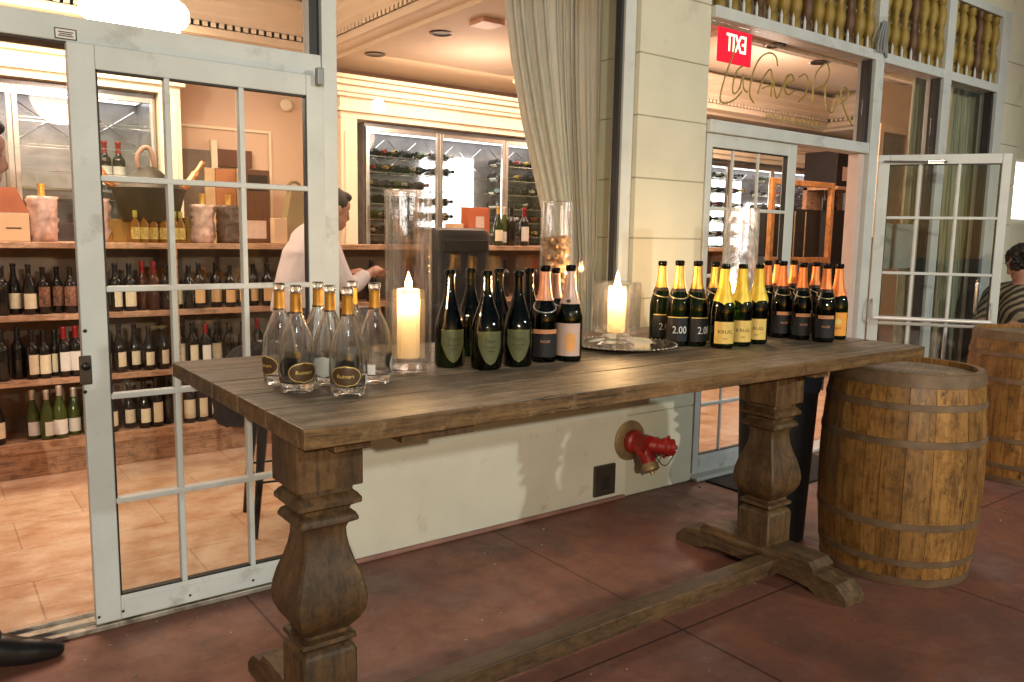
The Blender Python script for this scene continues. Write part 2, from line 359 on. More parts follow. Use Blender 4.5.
# ceiling: soffit at 2.75, coffers raised to 3.1
b = BM()
CX0, CX1, CY0, CY1 = -1.6, 2.48, 3.6, 5.78     # coffer one
DX0, DX1, DY0, DY1 = 4.3, 8.6, 3.6, 5.5       # coffer two
zc = 2.75
box(b, -2.2, 10.2, W+.12, CY0, zc, zc+.5); box(b, -2.2, 10.2, CY1, 6.2, zc, zc+.5)
box(b, -2.2, CX0, CY0, CY1, zc, zc+.5); box(b, CX1, DX0, CY0, CY1, zc, zc+.5); box(b, DX1, 10.2, CY0, CY1, zc, zc+.5)
box(b, DX0, DX1, DY1, CY1, zc, zc+.5)
box(b, CX0, CX1, CY0, CY1, 3.1, 3.25); box(b, DX0, DX1, DY0, DY1, 3.1, 3.25)
box(b, -2.2, 10.2, 6.2, YB, 2.95, 3.25)
struct('ceiling', b, ceil_paint)
def crown(name, lab, x0, x1, y0, y1):
    b = BM()
    prof = [(.0, .0), (.10, .0), (.10, .03), (.085, .045), (.085, .07), (.05, .10), (.05, .12), (.03, .15), (.03, .19), (0, .19)]
    t = thing(name, lab, 'moulding', ((x0+x1)/2, (y0+y1)/2, zc))
    cx, cy = (x0+x1)/2, (y0+y1)/2; hx, hy = (x1-x0)/2, (y1-y0)/2
    rings = []
    for d, z in [(-.14, -.03), (-.14, -.002), (-.03, -.002), (-.03, .03), (.0, .05), (.0, .09), (.03, .12), (.03, .14), (.07, .18), (.07, .21), (.12, .25), (.12, .30)]:
        rings.append([b.verts.new((sx*(hx-d), sy*(hy-d), z)) for sx, sy in ((-1, -1), (1, -1), (1, 1), (-1, 1))])
    for A, B in zip(rings, rings[1:]):
        for i in range(4): b.faces.new((A[i], A[(i+1) % 4], B[(i+1) % 4], B[i]))
    obj('crown_moulding', b, cream_mould, t)
    b = BM(); s = .055
    n = int(2*hx/s)
    for i in range(n):
        u = -hx+s*(i+.5)
        for sy in (-1, 1): box(b, u-.017, u+.017, min(sy*(hy-.001), sy*(hy-.012)), max(sy*(hy-.001), sy*(hy-.012)), .055, .085)
    n = int(2*hy/s)
    for i in range(n):
        u = -hy+s*(i+.5)
        for sx in (-1, 1): box(b, min(sx*(hx-.001), sx*(hx-.012)), max(sx*(hx-.001), sx*(hx-.012)), u-.017, u+.017, .055, .085)
    obj('dentils', b, cream_mould, t)
crown('coffer_moulding', 'cream dentil crown moulding round the ceiling coffer behind the sliding door', CX0, CX1, CY0, CY1)
crown('coffer_moulding', 'cream dentil crown moulding round the ceiling coffer behind the lettered transom', DX0, DX1, DY0, DY1)

# ------------------------------------------------------------------ facade
b = BM(); box(b, -8, 14, W-.02, W+.25, 3.3, 6.0); tag(obj('facade_wall', b, cool_paint), 'plain upper wall of the shop front above the glazing', 'wall')
t = thing('low_wall', 'low white stucco wall under the shop window behind the table', 'wall', (2.25, W, 0))
b = BM(); box(b, 1.392-2.25, 3.10-2.25, 0, .2, 0, .485); obj('wall_base', b, wall_stucco, t)
b = BM(); prism(b, [(-.03, .487), (.2, .487), (.2, .60), (.09, .60), (.0, .575), (-.03, .56)], 'x', 1.392-2.25, 3.10-2.25); obj('sill', b, mat('sill_paint', (.72, .75, .70), .6, var=.05, bmp=.1), t)
b = BM(); box(b, 1.42-2.25, 3.09-2.25, -.022, -.001, 0, .022, bev=.008); obj('base_coving', b, mat('pink_coving', (.30, .16, .13), .8, var=.25, bmp=.3), t)
# pier of blocks
def pier(name, lab, x0, x1, y0, y1, zs, m=cool_paint):
    t = thing(name, lab, 'pillar', ((x0+x1)/2, y0, 0)); b = BM(); w = (x1-x0)/2
    box(b, -w+.006, w-.006, .006, y1-y0, 0, zs[-1]); obj('mortar_core', b, mat('joint_mortar', (.38, .38, .31), .9), t)
    b = BM()
    for z0, z1 in zip(zs, zs[1:]): box(b, -w, w, 0, y1-y0, z0+.003, z1-.003, bev=.003)
    obj('block', b, m, t); return t
pier('block_pillar', 'cream painted block pillar between the curtained window and the lettered doorway', 3.10, 3.645, W, W+.3, [0, .46, .78, 1.105, 1.433, 1.752, 2.077, 2.394, 2.72, 3.04, 3.3])
pier('block_pillar', 'cream painted block pillar at the far right end of the glazing', 7.28, 7.62, W-.03, W+.3, [0, .3, .62, .95, 1.27, 1.6, 1.93, 2.26, 2.59, 2.92, 3.3])
b = BM(); box(b, 8.25, 14, W-.03, W+.3, 0, 3.3); tag(obj('facade_wall', b, cool_paint), 'cream wall past the last pillar on the right', 'wall')
pier('block_pillar', 'cream block pillar left of the open doorway out at the left edge', -1.5, -.72, W, W+.3, [0, .46, .78, 1.105, 1.433, 1.752, 2.077, 2.394, 2.72, 3.04, 3.3])

def beam(b, x0, x1, z0, z1, y0=W-.03, y1=W+.09, bev=.004): box(b, x0, x1, y0, y1, z0, z1, bev=bev)
# frame of left shop front
t = thing('door_frame', 'white aluminium frame around the left sliding doorway', 'door frame', (0.4, W, 0))
def rel(b, o): return xform(b, Matrix.Translation((-o[0], -o[1], -o[2])))
O = (0.4, W, 0)
b = BM(); beam(b, -.72, 1.325, 2.036, 2.118); obj('header', rel(b, O), white_paint, t)
b = BM(); beam(b, 1.327, 1.390, 0.0, 3.298, W-.035, W+.10); obj('post', rel(b, O), white_paint, t)
b = BM(); beam(b, -.72, 1.325, 0.001, .022, W-.05, W+.10); beam(b, -.72, 1.325, .022, .034, W-.018, W-.012, 0); beam(b, -.72, 1.325, .022, .034, W+.055, W+.061, 0)
obj('threshold', rel(b, O), mat('worn_threshold', (.40, .37, .32), .45, .5, var=.3, scale=12, dirt=(9, .5, (.13, .10, .08))), t)
b = BM(); beam(b, -.72, 1.30, 2.03, 2.036, W-.02, W+.08, 0); beam(b, 1.285, 1.325, 2.12, 3.298, W-.012, W+.05, 0); obj('gasket', rel(b, O), gasket, t)
b = BM(); beam(b, -.72, 1.285, 2.12, 3.298, W+.02, W+.026, 0); obj('transom_pane', rel(b, O), pane, t)
st = BM(); p = at(65.5, 34, y=W-.031); box(st, p.x-.032, p.x+.032, W-.0325, W-.0305, p.z-.017, p.z+.017)
s = obj('maker_plate', rel(st, O), white_paper, t)
b = BM()
for u0, u1, v0, v1 in ((-.032, .032, .014, .017), (-.032, .032, -.017, -.014), (-.032, -.029, -.014, .014), (.029, .032, -.014, .014), (-.022, .022, .004, .007), (-.018, .018, -.002, .001), (-.022, .022, -.008, -.005)):
    box(b, p.x+u0, p.x+u1, W-.0335, W-.0326, p.z+v0, p.z+v1)
obj('plate_lines', rel(b, O), ink, s)

# panelled glazed leaf builder in local coordinates (x along leaf, z up, y thickness)
def leaf(t, w, z0, z1, stile, rail_t, rail_b, cols, rows, th=.042, m=white_paint, right=None, mw=.010, md=.006):
    right = right or stile
    b = BM()
    box(b, 0, stile, 0, th, z0, z1, bev=.004); obj('stile', b, m, t)
    b = BM(); box(b, w-right, w, 0, th, z0, z1, bev=.004); obj('stile', b, m, t)
    b = BM(); box(b, stile+.0005, w-right-.0005, .001, th-.001, z1-rail_t, z1, bev=.003); obj('top_rail', b, m, t)
    b = BM(); box(b, stile+.0005, w-right-.0005, .001, th-.001, z0, z0+rail_b, bev=.003)
    box(b, stile+.01, w-right-.01, -.003, .0, z0+rail_b*.35, z0+rail_b*.8); obj('bottom_rail', b, m, t)
    b = BM(); g0, g1 = z0+rail_b, z1-rail_t
    for c in cols: box(b, c-mw, c+mw, -.002+(md-.006), th-md, g0+.0005, g1-.0005, bev=.004)
    for r in rows: box(b, stile+.0005, w-right-.0005, -.0035, th-.0075, r-.010, r+.010, bev=.004)
    obj('muntins', b, m, t)
    b = BM()
    for x0, x1, q0, q1 in ((stile, stile+.006, g0, g1), (w-right-.006, w-right, g0, g1), (stile, w-right, g0, g0+.006), (stile, w-right, g1-.006, g1)):
        box(b, x0, x1, .004, th-.01, q0, q1)
    obj('gasket', b, gasket, t)
    b = BM(); box(b, stile, w-right, th*.45, th*.45+.005, g0, g1); obj('pane', b, pane, t)
# left sliding leaf
LX = .438
t = thing('sliding_door', 'white sliding door leaf with fifteen small panes, left of the table', 'door', (LX, W-.06, 0))
leaf(t, .885, .034, 2.032, .082, .078, .088, [.742-LX, 1.0-LX], [1.600, 1.226, .852, .475], right=.072)
lx, lz = ax(85, 370, W-.06)-LX, az(85, 370, W-.06)
b = BM(); box(b, lx-.018, lx+.02, -.008, -.0005, lz-.05, lz+.05, bev=.004); k = obj('lock_plate', b, mat('lock_bronze', (.10, .085, .07), .4, .8), t)
b = BM(); lathe(b, [(0, .022), (.008, .022), (.013, .018), (.013, 0)], 20, M=Matrix.Translation((lx, -.008, lz+.015)) @ Matrix.Rotation(PI/2, 4, 'X')); obj('lock_cylinder', b, dark_metal, k, 40)
for pz in (331, 392):
    q = at(85, pz, y=W-.06); b = BM(); lathe(b, [(0, .004), (.005, .003), (.0065, 0)], 12, M=Matrix.Translation((q.x-LX, -.0005, q.z)) @ Matrix.Rotation(PI/2, 4, 'X')); obj('screw', b, dark_metal, t, True)
for px, py in ((99, 620), (123, 614), (190, 598), (253, 583)):
    q = at(px, py-3, y=W-.06); b = BM(); lathe(b, [(0, .004), (.004, .003), (.005, 0)], 10, M=Matrix.Translation((q.x-LX, -.003, q.z)) @ Matrix.Rotation(PI/2, 4, 'X')); obj('screw', b, dark_metal, t, True)
b = BM(); q = at(318, 78, y=W-.06); box(b, q.x-LX-.014, q.x-LX+.014, -.03, -.0005, q.z-.03, q.z+.035, bev=.004); obj('roller_bracket', b, mat('grey_bracket', (.25, .26, .27), .5, .4), t)
# shop window
t = thing('shop_window', 'large fixed window pane above the low wall with a black gasket', 'window', (2.2, W, .6)); O = (2.2, W, .6)
b = BM(); beam(b, 1.392, 3.004, .602, 3.298, W+.06, W+.068, 0); obj('pane', rel(b, O), pane, t)
b = BM(); beam(b, 3.000, 3.018, .602, 3.298, W+.045, W+.085, 0); obj('gasket', rel(b, O), gasket, t)
b = BM(); beam(b, 3.020, 3.098, .602, 3.298, W+.03, W+.12); beam(b, 1.392, 3.004, .601, .632, W+.03, W+.12, 0); obj('frame', rel(b, O), white_paint, t)

# right shop front frame
t = thing('door_frame', 'white aluminium frame of the right doorway and its tall side windows', 'door frame', (4.5, W, 0)); O = (4.5, W, 0)
b = BM(); beam(b, 3.647, 5.30, 2.035, 2.105); obj('header', rel(b, O), white_paint, t)
b = BM(); beam(b, 3.647, 7.20, 2.655, 2.72, W-.032, W+.092); obj('upper_beam', rel(b, O), white_paint, t)
for x0, x1 in ((5.302, 5.405), (6.25, 6.36), (7.14, 7.278)):
    b = BM(); beam(b, x0, x1, 0, 3.298, W-.036, W+.10); obj('post', rel(b, O), white_paint, t)
b = BM(); beam(b, 3.647, 5.30, .001, .022, W-.05, W+.10); beam(b, 5.407, 6.248, .001, .09, W-.02, W+.09); beam(b, 6.362, 7.138, .001, .09, W-.02, W+.09); obj('threshold', rel(b, O), white_paint, t)
b = BM(); beam(b, 3.647, 7.14, 3.24, 3.298, W-.03, W+.09); obj('top_beam', rel(b, O), white_paint, t)
b = BM()
for x0, x1 in ((5.262, 5.30), (6.212, 6.25), (7.10, 7.138)): beam(b, x0, x1, .1 if x0 > 5.3 else 2.107, 2.653, W-.008, W+.05, 0)
obj('gasket', rel(b, O), gasket, t)
for x0, x1, z0 in ((3.647, 5.26, 2.107), (5.407, 6.21, .092), (6.362, 7.098, .092)):
    b = BM(); beam(b, x0, x1, z0, 2.653, W+.02, W+.026, 0); pn = obj('window_pane', rel(b, O), pane, t)
b = BM(); beam(b, 3.647, 7.138, 2.722, 3.238, W+.06, W+.066, 0); obj('baluster_pane', rel(b, O), pane, t)
b = BM(); beam(b, 5.23, 5.300, 0.03, 2.033, W+.0, W+.08); obj('door_jamb', rel(b, O), mat('pinkish_jamb', (.62, .50, .46), .45, var=.08), t)
b = BM(); q = at(878, 50, y=W-.03)
for a in range(3):
    tube(b, smooth_path([(q.x-.05+a*.04, W-.05, 2.70), (q.x-.06+a*.03, W-.07, 2.80), (q.x+a*.02, W-.06, 2.90), (q.x+.03+a*.02, W-.05, 2.76), (q.x+.08, W-.05, 2.68)]), .008, 6)
tag(obj('cable_knot', b, mat('grey_rag', (.22, .24, .25), .8), None, True), 'grey knotted cable tied where the upper beam meets the post', 'cable')

# right sliding leaf
RX = 3.66
t = thing('sliding_door', 'white sliding door leaf half covering the right doorway behind the yellow bottles', 'door', (RX, W-.0, 0))
leaf(t, .86, .034, 2.033, .05, .075, .11, [.25, .49], [1.61, 1.22, .83, .45], right=.09, mw=.007, md=.016)
# swing door opened outward
hp = Vector((5.40, W-.05, 0)); fe = at(1013, 153, z=2.03); dv = Vector((fe.x-hp.x, fe.y-hp.y, 0)); dw = dv.length; ang = math.atan2(dv.y, dv.x)
t = thing('swing_door', 'white glazed door swung open outward over the barrels, with a push bar', 'door', hp, ang)
Mi = (Matrix.Translation(hp) @ Matrix.Rotation(ang, 4, 'Z')).inverted()
def onleaf(px, py):
    n = Vector((-math.sin(ang), math.cos(ang), 0)); r = ray(px, py); o = Vector((0, 0, H)); tt = (hp-o).dot(n)/r.dot(n); return Mi @ (o+r*tt)
c1 = onleaf(918, 200).x; c2 = onleaf(957, 200).x; rw = [onleaf(940, 218).z, onleaf(935, 274).z, onleaf(930, 325).z]
leaf(t, dw, .02, 2.03, onleaf(877, 200).x if onleaf(877, 200).x > .03 else .07, 2.03-onleaf(940, 164).z, .2, [c1, c2], rw+[.42], right=dw-onleaf(999, 200).x)
pb = onleaf(930, 319).z
for side in (1, -1):
    pass
b = BM(); tube(b, [(.03, -.07, pb), (dw-.05, -.07, pb)], .014, 10); k = obj('push_bar', b, mat('white_metal_bar', (.75, .75, .76), .3, .2, var=.04), t, 40)
b = BM(); tube(b, smooth_path([(.03, -.005, pb+.12), (.03, -.04, pb+.12), (.03, -.07, pb+.08), (.03, -.07, pb)]), .011, 8); tube(b, smooth_path([(dw-.05, -.005, pb+.12), (dw-.05, -.04, pb+.12), (dw-.05, -.07, pb+.08), (dw-.05, -.07, pb)]), .011, 8); obj('bar_bracket', b, white_paint, t, 40)
b = BM(); tube(b, smooth_path([(dw-.13, -.004, pb+.28), (dw-.15, -.05, pb+.25), (dw-.15, -.05, pb+.08), (dw-.13, -.004, pb+.05)]), .010, 8); obj('pull_handle', b, steel, t, 40)
b = BM(); tube(b, [(.03, -.02, 1.985), (.42, -.025, 1.975)], .007, 8); box(b, .30, .40, -.028, -.002, 1.965, 1.99, bev=.003); obj('closer_arm', b, steel, t)

# ------------------------------------------------------------------ lettering on transom
strokes = [
 [(165,200),(150,250),(120,330),(95,420),(95,460),(120,468),(160,450),(190,415)],
 [(195,300),(170,320),(150,380),(152,425),(178,405),(196,340),(198,400),(215,420)],
 [(352,300),(345,258),(315,240),(275,262),(245,320),(228,390),(228,440),(245,468)],
 [(262,425),(288,355),(320,315),(327,365),(322,440)], [(282,402),(328,385)],
 [(335,360),(340,420),(352,445),(378,385),(398,340)],
 [(395,385),(425,365),(415,338),(392,360),(385,405),(400,430),(430,412)],
 [(450,350),(480,338),(492,378),(475,435),(448,462)],
 [(510,475),(515,400),(530,330),(575,288),(588,340),(562,390),(530,402)],
 [(568,390),(570,450),(580,492),(600,512),(616,470),(626,430)],
 [(640,470),(668,445),(672,415),(655,398),(640,432),(660,510),(692,572)]]
b = BM()
for s_ in strokes:
    pts = [at(700+x/4.544, y/4.544, y=W+.017) for x, y in s_]
    tube(b, smooth_path(pts, 5), .005, 6)
t = thing('window_lettering', 'gold handwritten script lettering across the transom pane', 'lettering', (4.5, W, 2.3)); O = (4.5, W, 2.3)
obj('script', rel(b, O), mat('gold_paint', (.33, .26, .05), .45, .3, var=.1), t, True)
q0 = at(700+300/4.544, 525/4.544, y=W+.017); q1 = at(700+545/4.544, 572/4.544, y=W+.017)
for i_, wd in enumerate(('WINE', 'BAR', 'BOUTIQUE')):
    b = text_bm(wd, .05, sx=1.15); fr_ = (.12, .36, .76)[i_]; xform(b, Matrix.Translation((q0.x+(q1.x-q0.x)*fr_, W+.017, (q0.z+q1.z)/2)) @ WALLM); obj('small_capitals', rel(b, O), mat('gold_paint', (.42, .33, .05)), t)

# exit sign (seen from its back through the glass)
q = at(735, 44, y=W+.32)
t = thing('exit_sign', 'glowing red exit sign with reversed letters hanging behind the transom', 'sign', q)
b = BM(); box(b, -.15, .17, 0, .02, -.12, .13, bev=.004); obj('panel', b, emit('exit_red', (1, .012, .035), 1.1), t)
b = text_bm('EXIT', .155, mirror=True, ext=.003, sx=.62); xform(b, Matrix.Translation((.01, -.005, -.005)) @ WALLM); obj('letters', b, emit('exit_letters', (.95, 1, .7), 1.6), t)
for xx in (-.1, .12): b = BM(); tube(b, [(xx, .01, .14), (xx, .01, .55)], .005, 6); obj('hanger', b, dark_metal, t)

# balusters
def baluster_bm():
    b = BM(); lathe(b, [(x*1.18, z) for x, z in [(0, 0), (.026, 0), (.026, .05), (.018, .06), (.028, .09), (.034, .14), (.028, .2), (.016, .235), (.022, .25), (.022, .262), (.016, .275), (.027, .32), (.033, .37), (.026, .43), (.018, .455), (.026, .465), (.026, .516), (0, .516)]], 12); return b
bal_m = [mat('olive_gold_baluster', (.27, .18, .03), .5, var=.3, scale=14), mat('brown_baluster', (.10, .045, .018), .5, var=.25, scale=14)]
me_b = [obj('baluster', baluster_bm(), bal_m[0], None, 50), obj('baluster', baluster_bm(), bal_m[1], None, 50)]
xs = []
for a, e, n in ((3.72, 5.26, 14), (5.46, 6.22, 7), (6.42, 7.10, 6)):
    xs += [(a+(e-a)*i/(n-1), ('in the first bay from the pillar', 'in the middle bay', 'in the far right bay')[(a > 5)+(a > 6)], i) for i in range(n)]
ordn = ['first', 'second', 'third', 'fourth', 'fifth', 'sixth', 'seventh', 'eighth', 'ninth', 'tenth', 'eleventh', 'twelfth', 'thirteenth', 'fourteenth', 'fifteenth', 'sixteenth', 'seventeenth', 'eighteenth', 'nineteenth', 'twentieth']
first = {0: True, 1: True}; dark_i = (3, 7, 10)
for x, where, i in xs:
    for ms in (0,):
        k = 1 if (i % 4 == 3) else 0
        o = me_b[k] if first[k] else me_b[k].copy()
        if not first[k]: C.objects.link(o)
        first[k] = False; o.location = (x, W+.012, 2.7215)
        tag(o, f"{'brown' if k else 'olive gold'} turned baluster, {ordn[i]} from the left {where}", 'baluster', 'turned balusters above the right doorway')
pk = None
for n, (x, where, i) in enumerate(xs):
    if i == 6 and 'first' not in where: continue
    if pk is None:
        b = BM(); lathe(b, [(.009, 0), (.009, .05), (.0, .085)], 8); pk = o = obj('picket_tip', b, white_paint)
    else: o = pk.copy(); C.objects.link(o)
    o.location = (x+.055, W-.02, 2.7205); tag(o, f'white pointed peg, {ordn[i]} from the left {where}', 'peg', 'white pegs on the upper beam')

# ------------------------------------------------------------------ fridges along the back wall
fr_in = mat('fridge_interior', (.33, .30, .31), .3, .25, var=.2, scale=9)
def fridge(name, lab, x0, x1, ztop, bays, yf=6.05, lit=None, bright=6):
    t = thing(name, lab, 'wine fridge', ((x0+x1)/2, yf, 0)); O = ((x0+x1)/2, yf, 0)
    b = BM(); beam(b, x0, x1, 0.005, ztop, YB-.04, YB-.005, 0); beam(b, x0, x0+.03, .005, ztop, yf+.05, YB-.04, 0); beam(b, x1-.03, x1, .005, ztop, yf+.05, YB-.04, 0); beam(b, x0, x1, ztop, ztop+.03, yf+.03, YB-.005, 0)
    obj('cabinet', rel(b, O), fr_in, t)
    b = BM(); zz = ztop-.008; beam(b, x0+.05, x1-.05, zz, zz+.006, yf+.1, YB-.1, 0); obj('light_strip', rel(b, O), emit('cool_strip_light', (1, .93, .95), bright*1.6), t)
    bw = (x1-x0)/bays
    for i in range(bays):
        a = x0+i*bw; fr = BM()
        for u0, u1, v0, v1 in ((a+.002, a+.032, .1, ztop), (a+bw-.032, a+bw-.002, .1, ztop), (a+.033, a+bw-.033, ztop-.035, ztop), (a+.033, a+bw-.033, .1, .16)): beam(fr, u0, u1, v0, v1, yf, yf+.03, .002)
        k = obj('door', rel(fr, O), steel, t)
        b = BM(); beam(b, a+.033, a+bw-.033, .162, ztop-.037, yf+.012, yf+.017, 0); obj('pane', rel(b, O), pane, k)
        b = BM(); hx = a+bw-.05; tube(b, [(hx, yf-.035, .8), (hx, yf-.035, ztop-.35)], .009, 8); tube(b, [(hx, yf-.035, 1.0), (hx, yf+.0, 1.0)], .006, 6); tube(b, [(hx, yf-.035, ztop-.5), (hx, yf, ztop-.5)], .006, 6); obj('handle', rel(b, O), steel, k, 40)
        b = BM()
        for z in [1.30+(.13 if bays == 3 else .17)*q for q in range(7)]:
            if z < ztop-.1:
                for yy in (yf+.10, yf+.30): beam(b, a+.035, a+bw-.035, z-.006, z, yy, yy+.012, 0)
        for s in (0, 1):
            for q in range(2):
                X0 = a+.06+q*bw*.45; X1 = X0+bw*.4
                if s: X0, X1 = X1, X0
                tube(b, [(X0, yf+.34, ztop-.30), (X1, yf+.34, ztop-.06)], .005, 5)
        obj('rack', rel(b, O), mat('chrome_wire', (.7, .68, .68), .2, 1, var=.05), t)
    if lit:
        for i, (z0, z1) in lit.items():
            b = BM(); a = x0+i*bw; beam(b, a+.05, a+bw-.10, z0, z1, YB-.075, YB-.05, 0); obj('backlight_panel', rel(b, O), emit('white_backlight', (1, .93, .92), 5), t)
    return t
fridge('wine_fridge', 'steel framed glass wine fridge built in behind the open left doorway', -.3, 1.40, 2.33, 2, bright=1.8)
fx0 = ax(366, 150, 6.05); fx1 = ax(440, 150, 6.05); bw = fx1-fx0
fridge('wine_fridge', 'lit three door wine fridge on the back wall beside the grey curtain', fx0, fx0+3*bw, 2.30, 3, lit={1: (1.45, 2.15)}, bright=4.5)
fridge('wine_fridge', 'bright glass wine fridge row seen through the right doorway', fx0+3*bw+.05, 10.0, 2.30, 6, lit={3: (1.3, 2.15), 4: (1.3, 1.9)}, bright=8)
# entablatures round the fridges
def surround(lab, x0, x1, zb, yf=5.98):
    t = thing('fridge_surround', lab, 'moulding', ((x0+x1)/2, yf, zb)); O = ((x0+x1)/2, yf, 0)
    b = BM()
    for i, (z0, z1, d) in enumerate(((0, .05, .0), (.05, .075, .03), (.075, .16, .01), (.16, .19, .045), (.19, .24, .065), (.24, .28, .10), (.28, .31, .13))):
        beam(b, x0-d, x1+d, zb+z0+.0005, zb+z1, yf-d, YB-.003, .003)
    rel(b, O); o = obj('entablature', xform(b, Matrix.Translation((0, 0, -zb))), cream_mould, t)
    for xa, xb in ((x0, x0+.14), (x1-.14, x1)):
        b = BM(); beam(b, xa, xb, .005, zb, yf, YB-.003, .003); beam(b, xa+.03, xb-.03, .2, zb-.1, yf-.012, yf-.001, .003); rel(b, O); obj('pilaster', xform(b, Matrix.Translation((0, 0, -zb))), cream_mould, t)
surround('bright cream stepped moulding over the left wine fridge', -.46, 1.55, 2.365)
surround('peach stepped moulding over the wine fridge behind the curtained window', fx0-.25, 10.15, 2.335)

# small wine bottle meshes (for shelves and fridges), built once
def bprof(kind, h=.30, r=.037):
    if kind == 'bordeaux': return [(0, 0), (r*.85, 0), (r, .006), (r, h*.60), (r*.93, h*.655), (r*.55, h*.71), (r*.40, h*.76), (r*.38, h*.93), (r*.44, h*.94), (r*.44, h*.98), (r*.40, h), (0, h)]
    return [(0, 0), (r*.85, 0), (r, .006), (r, h*.45), (r*.93, h*.53), (r*.70, h*.64), (r*.48, h*.73), (r*.38, h*.80), (r*.36, h*.93), (r*.43, h*.94), (r*.43, h*.98), (r*.39, h), (0, h)]
def patch(b, rf, z0, z1, hw, rows=10, cols=8, off=.0007, shape=None, ang0=-PI/2):
    """label patch on a body of revolution, rf(z)=radius, hw half width in radians, shape(v in 0..1)->0..1"""
    g = []
    for i in range(rows+1):
        v = i/rows; z = z0+(z1-z0)*v; w = hw*(shape(v) if shape else 1); r = rf(z)+off
        g.append([b.verts.new((r*math.cos(ang0-w+2*w*j/cols), r*math.sin(ang0-w+2*w*j/cols), z)) for j in range(cols+1)])
    for i in range(rows):
        for j in range(cols): b.faces.new((g[i][j], g[i][j+1], g[i+1][j+1], g[i+1][j]))
def prof_r(prof):
    def f(z):
        for (r0, z0), (r1, z1) in zip(prof, prof[1:]):
            if z0 <= z <= z1 and z1 > z0: return r0+(r1-r0)*(z-z0)/(z1-z0)
        return prof[-2][0]
    return f
SMALL = {}
def small_bottle(key, kind, glass, label_m, lz=(.12, .42), foil=None, h=.30, r=.037):
    pr_ = bprof(kind, h, r); t = thing('wine_bottle', None, 'bottle', (0, 0, -5))
    b = BM(); lathe(b, pr_, 20); obj('glass_body', b, glass, t, 50)
    if label_m:
        b = BM(); patch(b, prof_r(pr_), h*lz[0], h*lz[1], 1.25, 4, 10); obj('label', b, label_m, t, True)
    if foil:
        b = BM(); pf = [(x+.0008, z) for x, z in pr_ if z >= h*.75]; lathe(b, pf, 16); obj('foil', b, foil, t, 40)
    SMALL[key] = [t, True]
red_foil = mat('red_foil', (.35, .02, .03), .35, .3); black_foil = mat('black_foil', (.02, .018, .02), .35, .3); white_foil = mat('silver_white_foil', (.65, .55, .48), .35, .3)
art_paper = mat('portrait_label', (.20, .09, .05), .6, var=.9, scale=45, bmp=0)
small_bottle('cream', 'burgundy', black_glass, paper); small_bottle('bcream', 'bordeaux', black_glass, paper, (.1, .5), black_foil)
small_bottle('art', 'bordeaux', black_glass, art_paper, (.16, .58)); small_bottle('plain', 'bordeaux', black_glass, None, foil=black_foil)
small_bottle('whitew', 'burgundy', pale_green_solid, white_paper, (.08, .36), white_foil); small_bottle('orange', 'bordeaux', black_glass, mat('tan_label_paper', (.70, .42, .20), .6, bmp=0), (.12, .42))
small_bottle('redfoil', 'bordeaux', black_glass, white_paper, (.12, .5), red_foil); small_bottle('maroon', 'bordeaux', mat('maroon_glass', (.05, .012, .010), .1, bmp=0), None, foil=red_foil)
small_bottle('greenw', 'burgundy', darkgreen_solid, paper, (.12, .4), gold)
DESC = {'cream': 'black wine bottle with a cream label', 'bcream': 'square shouldered bottle with cream label', 'art': 'wine bottle with a dark picture label', 'plain': 'plain black wine bottle', 'whitew': 'olive green bottle with white label and pale foil', 'orange': 'dark bottle with a tan orange label', 'redfoil': 'dark bottle with white label and red foil', 'maroon': 'maroon bottle with red neck foil', 'greenw': 'dark green bottle with gold foil'}
def put(key, loc, label, group, rot=None, s=1.0, rz=0):
    e = SMALL[key]
    if e[1]: o = e[0]; e[1] = False; o.location = loc
    else: o = dup(e[0], loc)
    o.rotation_euler = rot if rot else (0, 0, rz); o.scale = (s,)*3
    o['label'] = label; o['category'] = 'bottle'; o['group'] = group
    return o

# ------------------------------------------------------------------ low shelf unit
SY = 5.22; SZ = [.215, .575, .945, 1.355]
t = thing('shelf_unit', 'long low wooden shelf unit full of wine along the back of the shop', 'shelf', (2.5, SY, 0)); O = (2.5, SY, 0)
for i, z in enumerate(SZ):
    b = BM(); beam(b, -1.6, 6.8, z-.035 if i else z-.06, z, SY, SY+.36, .003); obj('shelf_board', rel(b, O), shelf_wood, t)
b = BM(); beam(b, -1.6, 6.8, .005, SZ[0]-.062, SY+.03, SY+.36, 0); obj('plinth', rel(b, O), shelf_wood, t)
b = BM(); beam(b, -1.6, 6.8, .005, SZ[3]-.036, SY+.361, SY+.385, 0); obj('back_panel', rel(b, O), mat('shelf_back', (.20, .13, .085), .6), t)
for x in (-1.56, .04, ax(182, 390, SY), 3.1, 4.6, 6.78):
    for z0, z1 in ((SZ[0], SZ[1]-.036), (SZ[1], SZ[2]-.036), (SZ[2], SZ[3]-.036)):
        pass
for x in (-1.58, ax(179, 400, SY), 3.1, 4.9, 6.76):
    b = BM(); beam(b, x, x+.022, SZ[0]+.0005, SZ[1]-.0355, SY+.004, SY+.36, 0); beam(b, x, x+.022, SZ[1]+.0005, SZ[2]-.0355, SY+.004, SY+.36, 0); beam(b, x, x+.022, SZ[2]+.0005, SZ[3]-.0355, SY+.004, SY+.36, 0); obj('divider', rel(b, O), shelf_wood, t)
